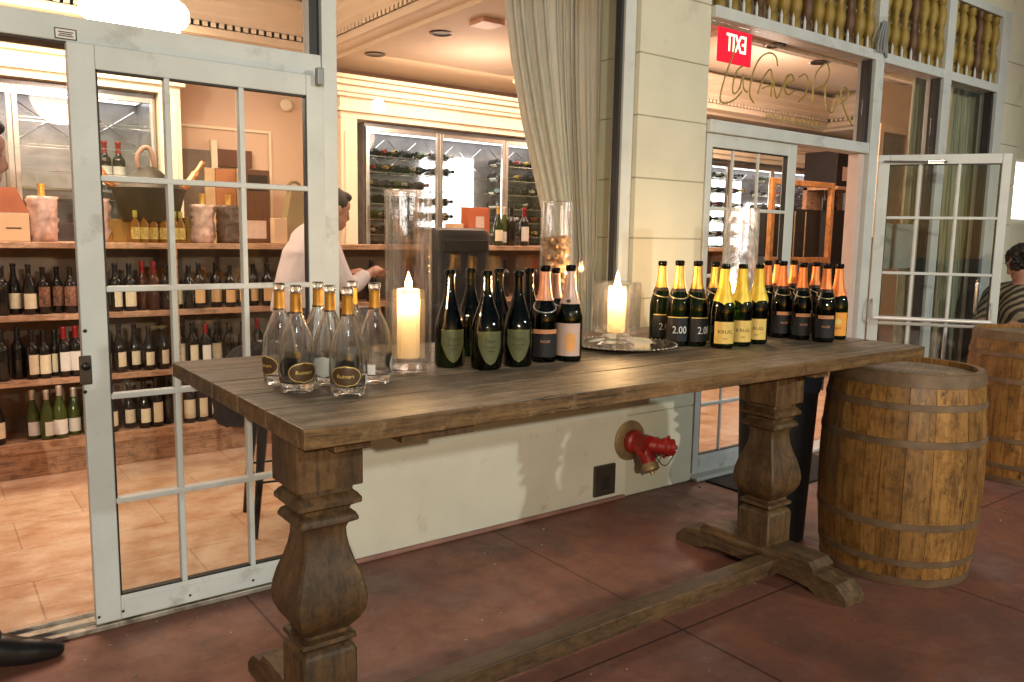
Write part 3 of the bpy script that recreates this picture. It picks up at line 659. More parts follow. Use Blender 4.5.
rows = {2: ('top', [(3, 'plain'), (15, 'cream'), (30, 'cream'), (44, 'art'), (58, 'art'), (71, 'art'), (86, 'plain'), (102, 'bcream'), (116, 'bcream'), (130, 'bcream'), (143, 'maroon'), (154, 'maroon'), (166, 'plain'), (177, 'bcream'), (189, 'plain'), (199, 'orange'), (216, 'orange'), (230, 'orange'), (243, 'orange'), (253, 'orange'), (267, 'orange'), (281, 'plain'), (296, 'maroon'), (310, 'plain')]),
        1: ('middle', [(3, 'plain'), (19, 'plain'), (33, 'bcream'), (45, 'bcream'), (56, 'bcream'), (65, 'redfoil'), (77, 'redfoil'), (91, 'cream'), (105, 'cream'), (120, 'cream'), (135, 'cream'), (149, 'cream'), (163, 'cream'), (180, 'bcream'), (193, 'bcream'), (206, 'redfoil'), (217, 'bcream'), (229, 'plain'), (243, 'plain'), (258, 'redfoil'), (271, 'redfoil'), (285, 'maroon')]),
        0: ('bottom', [(-2, 'cream'), (34, 'whitew'), (48, 'whitew'), (61, 'whitew'), (75, 'whitew'), (90, 'whitew'), (112, 'cream'), (130, 'cream'), (145, 'cream'), (157, 'bcream'), (168, 'plain'), (190, 'bcream'), (202, 'bcream'), (214, 'bcream'), (228, 'plain')])}
PYB = {2: 308, 1: 374, 0: 438}
for r, (nm, lst) in rows.items():
    seen = {}
    for i, (px, k) in enumerate(lst):
        px2 = px; p = at(px2, PYB[r]-.09*max(px, 0), y=SY+.05+.045*((i*7) % 3 == 1))
        put(k, (p.x, p.y, SZ[r]+.0005), f'{DESC[k]}, {"number "+str(i+1) if i >= 20 else ordn[i]} from left on {nm} shelf', f'wine bottles on the {nm} shelf', s=(.96 if r else 1.0)*random.uniform(.93, 1.04), rz=random.uniform(-.55, .45)+.5)
    # a sparser row further right seen between table bottles
    for i in range(8):
        x = 2.65+i*.30
        if r == 2: put('maroon' if i % 2 else 'plain', (x, SY+.06, SZ[r]+.0005), f'dark top shelf bottle right of the white shirted person, {ordn[i]} from left', 'dark bottles behind the table display', rz=.4)

# fridge bottles lying on racks
cnt = 0
spec = []
for bay in range(3):
    for rk in range(7):
        for c in range(6):
            if bay == 1 and (c > 1 or rk in (4,)): continue
            spec.append((fx0+bay*bw+.085+c*(bw-.17)/5, 1.302+.13*rk, bay, rk, c, 'fridge left of curtain'))
xb = fx0+3*bw+.05
bw2 = (10.0-xb)/6
for bay in range(1, 6):
    for rk in range(6):
        for c in range(6):
            if bay in (3, 4) and c > 2: continue
            if random.random() < .12: continue
            spec.append((xb+bay*bw2+.09+c*(bw2-.18)/5, 1.302+.17*rk, bay, rk, c, 'right doorway fridge'))
keys = ['cream', 'whitew', 'plain', 'bcream', 'greenw', 'redfoil']
levels = ['lowest', 'second', 'third', 'fourth', 'fifth', 'sixth', 'seventh']
for x, z, bay, rk, c, wh in spec:
    if z > 2.16+.05 or x > 9.95: continue
    k = keys[(cnt*5+rk) % 6]; cnt += 1
    put(k, (x+random.uniform(-.01, .01), 6.46-.05, z+.037), f'bottle on {levels[rk]} rack up, {ordn[c]} in {ordn[bay]} bay, {wh}', 'bottles lying in the wine fridges', rot=(PI/2, 0, random.uniform(-.1, .1)))
# standing bottles in left fridge
for i, px in enumerate((105, 119)):
    p = at(px, 166, y=6.3); put('redfoil', (p.x, 6.3, 1.70), f'tall dark bottle with red foil standing in the left fridge, {("left","right")[i]} of the pair', 'standing fridge pair', s=1.15)
b = BM(); beam(b, .55, 1.36, 1.685, 1.699, 6.13, 6.42, 0); tag(obj('fridge_shelf', b, mat('chrome_wire', (.7, .68, .68))), 'thin metal shelf under the red topped pair in the left fridge', 'shelf')

# ------------------------------------------------------------------ things on the ledge
LZ = SZ[3]+.001
def ledge(px, y=SY+.16): p = at(px, 240, y=y); return Vector((p.x, y, LZ))
ws = lambda px, y=SY+.16: abs(ax(px+1, 240, y)-ax(px, 240, y))
def wrapped(px, lab, s=1.0, m=None, h=.33):
    p = ledge(px); t = thing('wrapped_gift', lab, 'gift', p)
    rr = random.Random(px); b = BM(); n = 20; rings = []
    for j in range(13):
        v = j/12; base = .075*(1 if v > .1 else .9)*(1.0 if v < .75 else 1.08)
        rings.append([b.verts.new(((base+rr.uniform(-.012, .012))*math.cos(2*PI*i/n)*s, (base+rr.uniform(-.012, .012))*math.sin(2*PI*i/n)*s, v*h*.78*s)) for i in range(n)])
    for A, B in zip(rings, rings[1:]):
        for i in range(n): b.faces.new((A[i], A[(i+1) % n], B[(i+1) % n], B[i]))
    b.faces.new(rings[0]); b.faces.new(rings[-1])
    obj('cellophane_wrap', b, m or mat('pink_wrap', (.62, .42, .36), .3, .1, var=.3, scale=22, bmp=1), t, True)
    b = BM(); lathe(b, [(.022*s, .7*h*s), (.018*s, .8*h*s), (.018*s, .95*h*s), (.021*s, .96*h*s), (.021*s, h*s), (0, h*s)], 12); obj('gold_neck', b, gold, t, 40)
wrapped(44, 'pink wrapped gift bottle with gold neck near the open doorway edge')
wrapped(97, 'pink wrapped gift bottle half behind the door stile', 1.0)
wrapped(203, 'pink wrapped gift bottle with gold neck behind the middle panes', .95)
wrapped(229, 'dark wrapped gift bottle beside the brown cabinet', .95, mat('dark_wrap', (.10, .06, .05), .3, .1, var=.4, scale=25, bmp=.8))
# gift box with open lid
p = ledge(12); t = thing('gift_box', 'open tan gift box with red lid standing at the left edge', 'box', p)
b = BM(); box(b, -.11, .085, -.06, .06, 0, .16, bev=.003); obj('box_body', b, mat('tan_board', (.60, .40, .24), .6, var=.06), t)
b = BM(); prism(b, [(-.13, .162), (.085, .162), (.03, .30), (-.16, .30)], 'y', -.06, -.045); obj('lid', b, mat('red_brown_board', (.40, .12, .05), .55), t)
b = BM(); box(b, -.03, .045, -.0615, -.0603, .07, .078); obj('print_line', b, ink, t)
# ice bucket with copper horns
p = ledge(151, SY+.2); t = thing('ice_bucket', 'large black bucket with copper horn handles and a hoop on top', 'bucket', p)
b = BM(); lathe(b, [(0, .13), (.16, .13), (.17, .16), (.2, .28), (.215, .33), (.20, .345), (.12, .40), (.05, .46), (0, .47)], 28); obj('bowl', b, mat('black_lacquer', (.012, .009, .008), .5), t, 50)
b = BM(); tube(b, smooth_path([(-.05, 0, .43), (-.06, 0, .52), (-.02, 0, .58), (.02, 0, .56), (.04, 0, .44)]), .014, 8); obj('hoop', b, mat('worn_leather', (.35, .2, .14), .6), t, True)
for s in (-1, 1):
    b = BM(); tube(b, smooth_path([(s*.17, 0, .34), (s*.24, 0, .38), (s*.29, 0, .45), (s*.335, 0, .52)]), [.03]*6+[.026]*6+[.016]*6+[.012], 10); obj('horn_handle', b, mat('copper', (.72, .32, .14), .3, .9), t, True)
b = BM(); lathe(b, [(0, 0), (.13, 0), (.135, .02), (.12, .129), (0, .129)], 24); obj('stand', b, mat('yellow_wood', (.42, .22, .05), .5), t, 40)
# juice bottles
jb = None
for i, px in enumerate((136, 145, 154, 164, 175, 181)):
    p = ledge(px, SY+.06)
    if jb is None:
        t = thing('sauce_bottle', None, 'bottle', p); b = BM(); lathe(b, [(0, 0), (.026, 0), (.028, .01), (.028, .10), (.012, .13), (.011, .155), (0, .155)], 16); obj('glass_body', b, mat('amber_sauce', (.16, .07, .012), .2, bmp=0), t, 50)
        b = BM(); patch(b, lambda z: .028, .02, .085, 1.2, 2, 8); obj('label', b, mat('yellow_label', (.45, .34, .10), .6, var=.5, scale=60), t)
        b = BM(); lathe(b, [(.0125, .14), (.014, .142), (.014, .178), (0, .178)], 12); obj('cap', b, mat('olive_cap', (.35, .33, .06), .4), t, 40); jb = t
    else: t = dup(jb, p)
    tag(t, f'small amber sauce bottle with yellow label in front of the bucket, {ordn[i]} from the left', 'bottle', 'sauce bottles on the ledge'); t.scale = (.98, .98, 1.08)
for px, w, h, lab in ((121, .06, .14, 'yellow card box left of the sauce bottles'), (189, .05, .16, 'yellow card box right of the sauce bottles')):
    b = BM(); box(b, -w, w, -.05, .05, 0, h, bev=.003); o = obj('card_box', b, mat('yellow_board', (.42, .23, .05), .6), None, None, ledge(px, SY+.28)); tag(o, lab, 'box')
# tall gift bag, paper bag, cabinet
p = ledge(294, SY+.2); t = thing('gift_bag', 'olive gift bag with round handle beside the white shirted person', 'bag', p)
b = BM(); prism(b, [(-.10, 0), (.10, 0), (.05, .36), (-.03, .36)], 'y', -.05, .05); obj('bag_body', b, mat('olive_fabric', (.30, .22, .12), .8, var=.15), t)
b = BM(); tube(b, [(.01+.045*math.cos(a*PI/8), 0, .38+.045*math.sin(a*PI/8)) for a in range(17)], .012, 8, False); obj('bag_handle', b, mat('olive_fabric', (.30, .22, .12)), t, True)
b = BM(); box(b, -.045, .045, -.04, .04, 0, .17, bev=.004); tag(obj('paper_bag', b, mat('kraft_paper', (.62, .42, .27), .8, var=.08, bmp=.2), None, None, ledge(279, SY+.1)), 'plain tan paper bag left of the olive gift bag', 'bag')
p = at(259, 240, y=6.3); t = thing('cabinet', 'tall dark brown cabinet with a paper notice on the peach wall', 'cabinet', (p.x, 6.3, 0))
zt = az(259, 170, 6.3); hw = (ax(271, 200, 6.3)-ax(247, 200, 6.3))/2
b = BM(); box(b, -hw, hw, 0, .19, .005, zt, bev=.004); obj('carcass', b, mat('dark_walnut', (.12, .045, .022), .4, var=.2, stretch=(8, 8, 1)), t)
b = BM(); box(b, -hw+.02, hw-.02, -.006, -.001, zt-.16, zt-.04); obj('glass_door', b, mat('dark_glass_panel', (.03, .02, .02), .1), t)
z0 = az(258, 236, 6.3); b = BM(); box(b, -.10, .06, -.004, -.001, z0-.02, z0+.12); obj('paper_notice', b, pink_paper, t)
# doorway panels on the peach wall
t = thing('inner_window', 'grey inner window with a light timber mullion on the peach wall', 'window', (ax(212, 190, YB-.05), YB-.05, 0)); O = (ax(212, 190, YB-.05), YB-.05, 0)
def wr(px0, px1, py0, py1, y): return ax(px0, (py0+py1)/2, y), ax(px1, (py0+py1)/2, y), az((px0+px1)/2, py1, y), az((px0+px1)/2, py0, y)
for px0, px1, py0, py1, nm, mm, dy in ((173, 211, 149, 243, 'pane', mat('grey_glass_panel', (.22, .17, .15), .15), 0), (217, 252, 150, 167, 'pane', mat('dark_brown_panel', (.16, .07, .05), .15), 0), (205, 215, 168, 243, 'mullion', mat('pale_timber', (.78, .55, .32), .5), .02), (216, 236, 169, 243, 'timber_panel', mat('orange_timber', (.55, .22, .10), .45, var=.1), .01), (237, 247, 169, 243, 'mullion', mat('pale_timber', (.78, .55, .32)), .02), (211, 217, 140, 168, 'mullion', cream_mould, .012)):
    x0, x1, z0, z1 = wr(px0, px1, py0, py1, YB-.05); b = BM(); beam(b, x0, x1, z0, z1, YB-.05-dy, YB-.004, 0); obj(nm, rel(b, O), mm, t)
x0, x1, z0, z1 = wr(172, 303, 128, 131, YB-.02)
t = thing('wall_panel_trim', 'thin raised panel moulding on the peach wall above the inner window', 'moulding', ((x0+x1)/2, YB-.02, z0)); b = BM()
beam(b, x0, x0+(x1-x0)*.72, z0, z0+.02, YB-.02, YB-.003, .002); beam(b, x0+(x1-x0)*.72, x0+(x1-x0)*.72+.02, 1.2, z0+.02, YB-.02, YB-.003, .002); obj('trim_strip', rel(b, ((x0+x1)/2, YB-.02, z0)), cream_mould, t)
b = BM(); q = at(286, 105, y=YB-.03); lathe(b, [(0, .03), (.035, .03), (.05, .015), (.05, 0)], 20, M=Matrix.Translation(q) @ Matrix.Rotation(PI/2, 4, 'X')); tag(obj('wall_alarm', b, cream_mould, None, 40), 'round cream alarm on the peach wall near the door post', 'alarm')

# items near the curtain
p = ledge(475, SY+.2); t = thing('gift_box', 'orange red carton with a pink square label near the curtain', 'box', p)
b = BM(); box(b, -.10, .10, -.06, .06, 0, .30, bev=.003); obj('carton', b, mat('red_orange_board', (.45, .11, .05), .5, var=.05), t)
b = BM(); box(b, -.035, .045, -.062, -.0603, .14, .23); obj('label', b, pink_paper, t)
b = BM(); box(b, -.05, .05, -.06, .06, 0, .17, bev=.003); tag(obj('carton', b, mat('tan_board', (.60, .40, .24)), None, None, ledge(454, SY+.22)), 'small tan carton left of the orange red carton', 'box')
for i, (px, k, lab) in enumerate(((498, 'greenw', 'green bottle leaning beside the orange red carton'), (504, 'whitew', 'olive bottle behind the gap beside the carton'), (511, 'plain', 'plain black bottle on the ledge left of the cork vase'), (524, 'redfoil', 'red foiled bottle on the ledge nearest the curtain'))):
    put(k, ledge(px, SY+.10+.05*(i % 2)), lab, 'bottles on the ledge by the curtain', s=1.05)
# wide espresso machine / till silhouettes
p = at(460, 300, y=4.6); zt = az(460, 228, 4.6); t = thing('armchair', 'dark grey high backed padded chair behind the dark bottles', 'chair', (p.x, 4.6, 0))
hw = (ax(488, 260, 4.6)-ax(434, 260, 4.6))/2
b = BM(); box(b, -hw, hw, -.06, .07, .42, zt, bev=.05); obj('backrest', b, mat('charcoal_upholstery', (.018, .017, .020), .5, var=.15, scale=14), t, 40)
b = BM(); box(b, -hw+.02, hw-.02, -.55, -.065, .38, .52, bev=.04); obj('seat', b, mat('charcoal_upholstery', (.018, .017, .020)), t, 40)
b = BM(); box(b, -hw+.04, hw-.04, -.072, -.061, zt-.16, zt-.08, bev=.003); obj('back_seam', b, mat('seam_dark', (.02, .02, .022), .5), t)
for sx in (-1, 1):
    for yy in (-.5, .0): b = BM(); tube(b, [(sx*(hw-.06), yy, .38), (sx*(hw-.03), yy, .005)], [.02, .013], 8); obj('leg', b, dark_metal, t, 40)

# right doorway interior: timber crate rack, dark cabinet
yr = 4.7
x0, x1, z0, z1 = wr(771, 833, 180, 262, yr)
t = thing('timber_frame_rack', 'orange timber framed rack standing inside the right doorway', 'rack', ((x0+x1)/2, yr, 0)); cx = (x0+x1)/2; w = (x1-x0)/2
zt = az(800, 180, yr); fr_w = wood('orange_pine', [(.3, (.48, .20, .06)), (.75, (.68, .34, .13))], (8, 8, 1), .5, .1, .1)
for x in (-w, w-.055):
    for yy in (0,): b = BM(); box(b, x, x+.055, yy, yy+.045, .005, zt, bev=.003); obj('post', b, fr_w, t)
for z in (zt-.055, 1.22, .5):
    b = BM(); box(b, -w+.056, w-.056, .002, .043, z, z+.055, bev=.003); obj('rail', b, fr_w, t)
b = BM()
for x in (-.12, .06): box(b, x, x+.008, .01, .02, 1.28, zt-.3)
obj('wire_divider', b, brass, t)
b = BM(); box(b, -w+.06, w-.06, .1, .29, 1.28, zt-.27, bev=.004); obj('bottle_crate', b, mat('near_black_wood', (.008, .006, .006), .6, scale=14, var=.5), t)
xa = ax(836, 200, 5.0); zt = az(836, 150, 5.0)
t = thing('dark_cabinet', 'tall near black cabinet right of the timber rack with a shelf gap', 'cabinet', (xa+.28, 5.0, 0))
nb = mat('near_black_wood', (.02, .014, .012))
for z0, z1 in ((.005, az(836, 210, 5.0)), (az(836, 186, 5.0), zt)):
    b = BM(); box(b, -.30, .40, 0, .4, z0, z1, bev=.004); obj('cabinet_section', b, nb, t)
b = BM(); box(b, -.30, .40, .35, .4, az(836, 210, 5.0), az(836, 186, 5.0)); obj('back', b, shelf_wood, t)
b = BM(); box(b, -.30, .40, -.02, .4, az(836, 186, 5.0)-.035, az(836, 186, 5.0)-.001, bev=.002); obj('shelf_board', b, shelf_wood, t)
b = BM(); box(b, -.19, -.09, -.004, -.001, az(836, 180, 5.0), az(836, 166, 5.0)); obj('pink_label', b, pink_paper, t)
for i, px in enumerate((836, 846)):
    p = at(px, 212, y=4.93); put('plain', (p.x+.05, 4.965+.14, az(836, 210, 5.0)+.001), f'black bottle standing in the gap of the dark cabinet, {("left","right")[i]} one', 'cabinet gap bottles', s=.7)

# curtains
def curtain(name, lab, y, left, right, z0, z1, m, n=9, amp=.045, rows=24):
    b = BM(); cols = n*10; g = []
    for i in range(rows+1):
        v = i/rows; z = z1+(z0-z1)*v; xl = left(z); xr = right(z); g.append([])
        for j in range(cols+1):
            u = j/cols; a = amp*(.6+.4*math.sin(3+5*u)*math.cos(11*u+.8*v)); uu = u+.018*math.sin(13*u+1.2)+.010*math.sin(29*u+2*v); x = xl+(xr-xl)*uu
            g[-1].append(b.verts.new((x+.012*math.sin(2*PI*n*u*2+1), y+a*math.sin(2*PI*n*u+.7*math.sin(6*u)+.5*v)+.02*math.sin(9*u+3*v), z)))
    for i in range(rows):
        for j in range(cols): b.faces.new((g[i][j], g[i][j+1], g[i+1][j+1], g[i+1][j]))
    cx = (left(z1)+right(z1))/2
    rel(b, (cx, y, z0)); o = obj(name, b, m, None, True, (cx, y, z0)); md = o.modifiers.new('thickness', 'SOLIDIFY'); md.thickness = .004
    return tag(o, lab, 'curtain')
def lerp(pts):
    def f(z):
        if z >= pts[0][1]: return pts[0][0]
        for (xa_, za), (xb_, zb) in zip(pts, pts[1:]):
            if za >= z >= zb: return xa_+(xb_-xa_)*(za-z)/(za-zb)
        return pts[-1][0]
    return f
YC = 3.42
pl = [at(*p_, y=YC) for p_ in ((505, 0), (513, 60), (524, 120), (538, 180), (556, 262))]
curtain('curtain', 'grey linen curtain gathered in folds at the right of the shop window', YC, lerp([(ax(500, 0, YC), 3.2)]+[(p_.x, p_.z) for p_ in pl]+[(pl[-1].x+.05, .7)]), lambda z: 3.10 - (.0 if z > 1.3 else .02), .62, 3.05, curt_m, 10)
b = BM(); beam(b, 3.105, 3.16, .6, 3.05, W+.305, W+.62, 0); tag(obj('window_reveal', b, mat('reveal_paint', (.62, .56, .48), .7)), 'beige reveal panel between the grey curtain and the pillar', 'panel')
curtain('curtain', 'sage green curtain behind the first tall side window', 3.27, lambda z: ax(906, 200, 3.27), lambda z: ax(940, 200, 3.27), .05, 2.74, curt2_m, 6, .035)
curtain('curtain', 'sage green curtain filling the last tall side window', 3.27, lambda z: ax(943, 200, 3.27), lambda z: 7.9, .05, 2.74, curt2_m, 14, .035)
# framed opening seen through side window
p = at(893, 130, y=4.4); t = thing('picture_frame', 'cream and dark framed mirror seen through the first side window', 'mirror', (p.x, 4.4, p.z))
x0, x1, z0, z1 = wr(881, 905, 133, 230, 4.4)
x0 -= p.x; x1 -= p.x; z0 -= p.z; z1 -= p.z
b = BM()
for u0, u1, v0, v1 in ((x0-.08, x0, z0-.08, z1+.08), (x1, x1+.08, z0-.08, z1+.08), (x0, x1, z1, z1+.08), (x0, x1, z0-.08, z0)): box(b, u0+.001, u1-.001, 0, .05, v0, v1, bev=.006)
obj('frame', b, cream_mould, t)
b = BM(); box(b, x0, x1, .02, .03, z0, z1); obj('mirror_glass', b, mat('mirror_face', (.5, .46, .42), .08, .9), t)
b = BM(); box(b, x0-.14, x1+.5, .06, .12, -2, z1+.5); obj('backing_wall', b, cream_mould, t)
# frosted notice pane with reflections on the swing door: white card inside window
x0, x1, z0, z1 = wr(876, 911, 224, 268, W+.10)
b = BM(); box(b, x0, x1, W+.06, W+.063, z0, z1); tag(obj('notice_card', b, mat('grey_card', (.55, .52, .50), .5, var=.04)), 'pale grey card fixed inside the first tall side window', 'card')
# urn and black box outside under the door
p = at(940, 345, y=3.55); z1 = az(940, 287, 3.55); t = thing('urn', 'large brown terracotta urn behind the open glass door', 'urn', (p.x, 3.62, .005)); hh = z1
b = BM(); k = hh/.9; lathe(b, [(0, 0), (.15, 0), (.17, .03), (.15, .06), (.22, .3*k), (.27, .55*k), (.25, .70*k), (.17, .80*k), (.17, .84*k), (.25, .87*k), (.25, .9*k), (.2, .9*k), (.15, .85*k), (0, .82*k)], 32); obj('urn_body', b, mat('brown_terracotta', (.16, .09, .05), .6, var=.25), t, 40)

# bright lightbox at far right
t = thing('light_box', 'bright white lit window panel past the last pillar', 'window', (7.93, W, 1.0))
b = BM(); beam(b, 7.64, 8.24, 1.62, 2.18, W+.0, W+.02, 0); beam(b, 7.64, 8.24, .005, 1.62, W-.01, W+.05, 0); beam(b, 7.64, 8.24, 2.18, 3.298, W-.01, W+.05, 0); rel(b, (7.93, W, 1.0)); obj('surround', b, cool_paint, t)
b = BM(); beam(b, 7.66, 8.22, 1.66, 2.14, W-.008, W-.002, 0); rel(b, (7.93, W, 1.0)); obj('lit_pane', b, emit('lit_pane', (.9, .95, 1), 2.2), t)

# ------------------------------------------------------------------ wall fittings
p = at(603, 479.5, y=W); pa = at(590, 465, y=W); pc = at(615.5, 495, y=W)
t = thing('outlet_box', 'dark metal outlet cover plate on the low wall', 'outlet', (p.x, W, p.z)); hw = .075; hh = .085
b = BM(); box(b, -hw, hw, -.02, -.001, -hh, hh, bev=.004); obj('plate', b, mat('grey_bronze_plate', (.10, .085, .075), .45, .6, var=.2), t)
b = BM(); box(b, -.03, .03, -.026, -.0205, -.05, .02, bev=.003); obj('socket_cover', b, mat('dark_socket', (.04, .035, .03), .5, .3), t)
p = at(629, 440, y=W); t = thing('fire_connection', 'red fire department hose connection with brass wall plate', 'hydrant', p)
RX90 = Matrix.Rotation(PI/2, 4, 'X')
b = BM(); lathe(b, [(0, 0.001), (.112, .001), (.112, .010), (.10, .016), (.05, .022), (0, .022)], 36, M=RX90); obj('wall_plate', b, brass, t, 40)
b = BM(); lathe(b, [(.062, .022), (.066, .03), (.066, .06), (.055, .07), (.05, .13), (.056, .14), (.056, .16), (0, .165)], 28, M=RX90)
tube(b, smooth_path([(0, -.10, .0), (.02, -.13, .0), (.05, -.16, -.005), (.085, -.185, -.01)]), [.052]*6+[.047]*6+[.043]*6+[.04], 18)
tube(b, smooth_path([(-.01, -.10, -.01), (-.01, -.14, -.05), (-.01, -.17, -.10)]), [.045]*6+[.04]*6+[.038], 18)
obj('siamese_body', b, red_paint, t, 40)
dv = Vector((.07, -.045, -.005)).normalized(); q = Vector((.085, -.185, -.01)); Mq = Matrix.Translation(q) @ dv.to_track_quat('Z', 'Y').to_matrix().to_4x4()
b = BM(); lathe(b, [(.042, -.01), (.052, 0), (.052, .022), (.046, .028), (.046, .05), (.03, .054), (.012, .056), (.012, .07), (0, .07)], 22, M=Mq)
for a in (0, PI/2, PI, 3*PI/2):
    c = Mq @ Vector((.052*math.cos(a+.4), .052*math.sin(a+.4), .011)); tube(b, [c, c+(Mq.to_3x3() @ Vector((math.cos(a+.4), math.sin(a+.4), 0)))*.02], .009, 8)
obj('outlet_cap', b, red_paint, t, 40)
dv = Vector((0, -.03, -.05)).normalized(); Mq = Matrix.Translation((-.01, -.17, -.10)) @ dv.to_track_quat('Z', 'Y').to_matrix().to_4x4()
b = BM(); lathe(b, [(.04, -.01), (.047, 0), (.047, .03), (.036, .036), (.012, .04), (.010, .055), (0, .055)], 22, M=Mq); obj('outlet_cap', b, brass, t, 40)
tube_chain = BM(); tube(tube_chain, smooth_path([(.02, -.16, -.03), (.06, -.19, -.10), (.09, -.21, -.10), (.13, -.23, -.03)]), .003, 6); obj('chain', tube_chain, dark_metal, t)
b = BM(); q = [at(*p_, z=.006) for p_ in ((694, 482), (745, 462), (792, 484), (745, 500))]
box(b, 3.70, 4.78, W-.44, W-.07, 0.001, .012, bev=.004); tag(obj('door_mat', b, black_cloth), 'black doormat on the pavement in front of the right doorway', 'mat')

# ------------------------------------------------------------------ trestle table
TZ = .986
t = thing('trestle_table', 'long weathered plank table on two carved pedestals', 'table', (2.09, 2.2, 0)); O = (2.09, 2.2, 0)
TX0, TX1, TY0, TY1 = .682, 3.505, 1.70, 2.85
b = BM(); ys = [TY0, 1.95, 2.17, 2.40, 2.62, TY1]
for i in range(5):
    vs = box(b, TX0, TX1, ys[i]+(.0035 if i else 0), ys[i+1]-(.0035 if i < 4 else 0), TZ-.05, TZ, bev=.004)
bmesh.ops.bisect_plane(b, geom=b.verts[:]+b.edges[:]+b.faces[:], plane_co=(0, 0, 0), plane_no=(1, 0, 0))
rel(b, O); top = obj('tabletop', b, [table_top_m, table_edge_m], t)
for p_ in top.data.polygons:
    if p_.normal.z < .8: p_.material_index = 1
b = BM()
for x in (.86, 2.92):
    b = BM(); box(b, x-.05, x+.05, TY0+.12, TY1-.1, .885, TZ-.0505, bev=.003); rel(b, O); obj('batten', b, table_leg_m, t)
b = BM(); box(b, .96, 1.18, TY0+.05, TY0+.12, .905, TZ-.051); rel(b, O); obj('batten', b, table_leg_m, t)
prof = [(.088, .275), (.088, .13)]
pp = [(.095, .884), (.095, .748), (.074, .742), (.074, .728), (.083, .722), (.093, .708), (.093, .696), (.070, .684), (.068, .672), (.080, .664), (.086, .652), (.086, .644), (.066, .634), (.060, .618), (.061, .596), (.066, .566), (.076, .53), (.090, .49), (.100, .45), (.104, .415), (.100, .385), (.088, .358), (.072, .338), (.064, .328), (.064, .318), (.078, .312), (.080, .300), (.066, .290), (.062, .284), (.074, .276), (.080, .262), (.080, .135)]
for x in (.86, 2.92):
    b = BM(); sqlathe(b, pp, x, 2.05); rel(b, O); obj('pedestal', b, table_leg_m, t, 35)
    b = BM()
    poly = [(1.61, 0), (1.61, .03), (1.66, .075), (1.74, .09), (2.36, .09), (2.44, .075), (2.49, .03), (2.49, 0), (2.36, 0), (2.32, .022), (2.24, .03), (1.86, .03), (1.78, .022), (1.74, 0)]
    prism(b, poly, 'x', x-.065, x+.065); rel(b, O); obj('foot', b, table_foot_m, t)
    b = BM(); poly = [(1.76, .0905), (1.755, .105), (1.78, .134), (1.84, .145), (1.965, .145), (1.965, .134), (2.135, .134), (2.135, .145), (2.26, .145), (2.32, .134), (2.345, .105), (2.34, .0905)]
    poly = [(1.76, .0905), (1.755, .105), (1.78, .130), (1.84, .134), (2.26, .134), (2.32, .130), (2.345, .105), (2.34, .0905)]
    prism(b, poly, 'x', x-.072, x+.072); rel(b, O); obj('upper_foot', b, table_foot_m, t)
b = BM(); box(b, .926, 2.854, 1.92, 2.0, .032, .098, bev=.004); rel(b, O); obj('stretcher', b, wood('stretcher_oak', [(.25, (.05, .027, .012)), (.8, (.19, .115, .055))], (1.0, 10, 10), .5, .1, .4), t)

b = BM(); rg = random.Random(21)
for i in range(150):
    x = rg.uniform(-.2, 5.5); y = rg.uniform(1.2, 3.02) if i % 2 else 3.03-abs(rg.gauss(0, .12)); r = rg.uniform(.0012, .0045)
    if rg.random() < .06: r *= 2.2
    lathe(b, [(0, -.001), (r, .0), (r*.8, r*.7), (0, r*.9)], 5, x, y, .001, phase=rg.uniform(0, 3))
tag(obj('pavement_grit', b, mat('pale_grit', (.28, .22, .18), .9, var=.5, scale=40)), 'pale specks of grit scattered on the red pavement', 'grit', None, 'stuff')
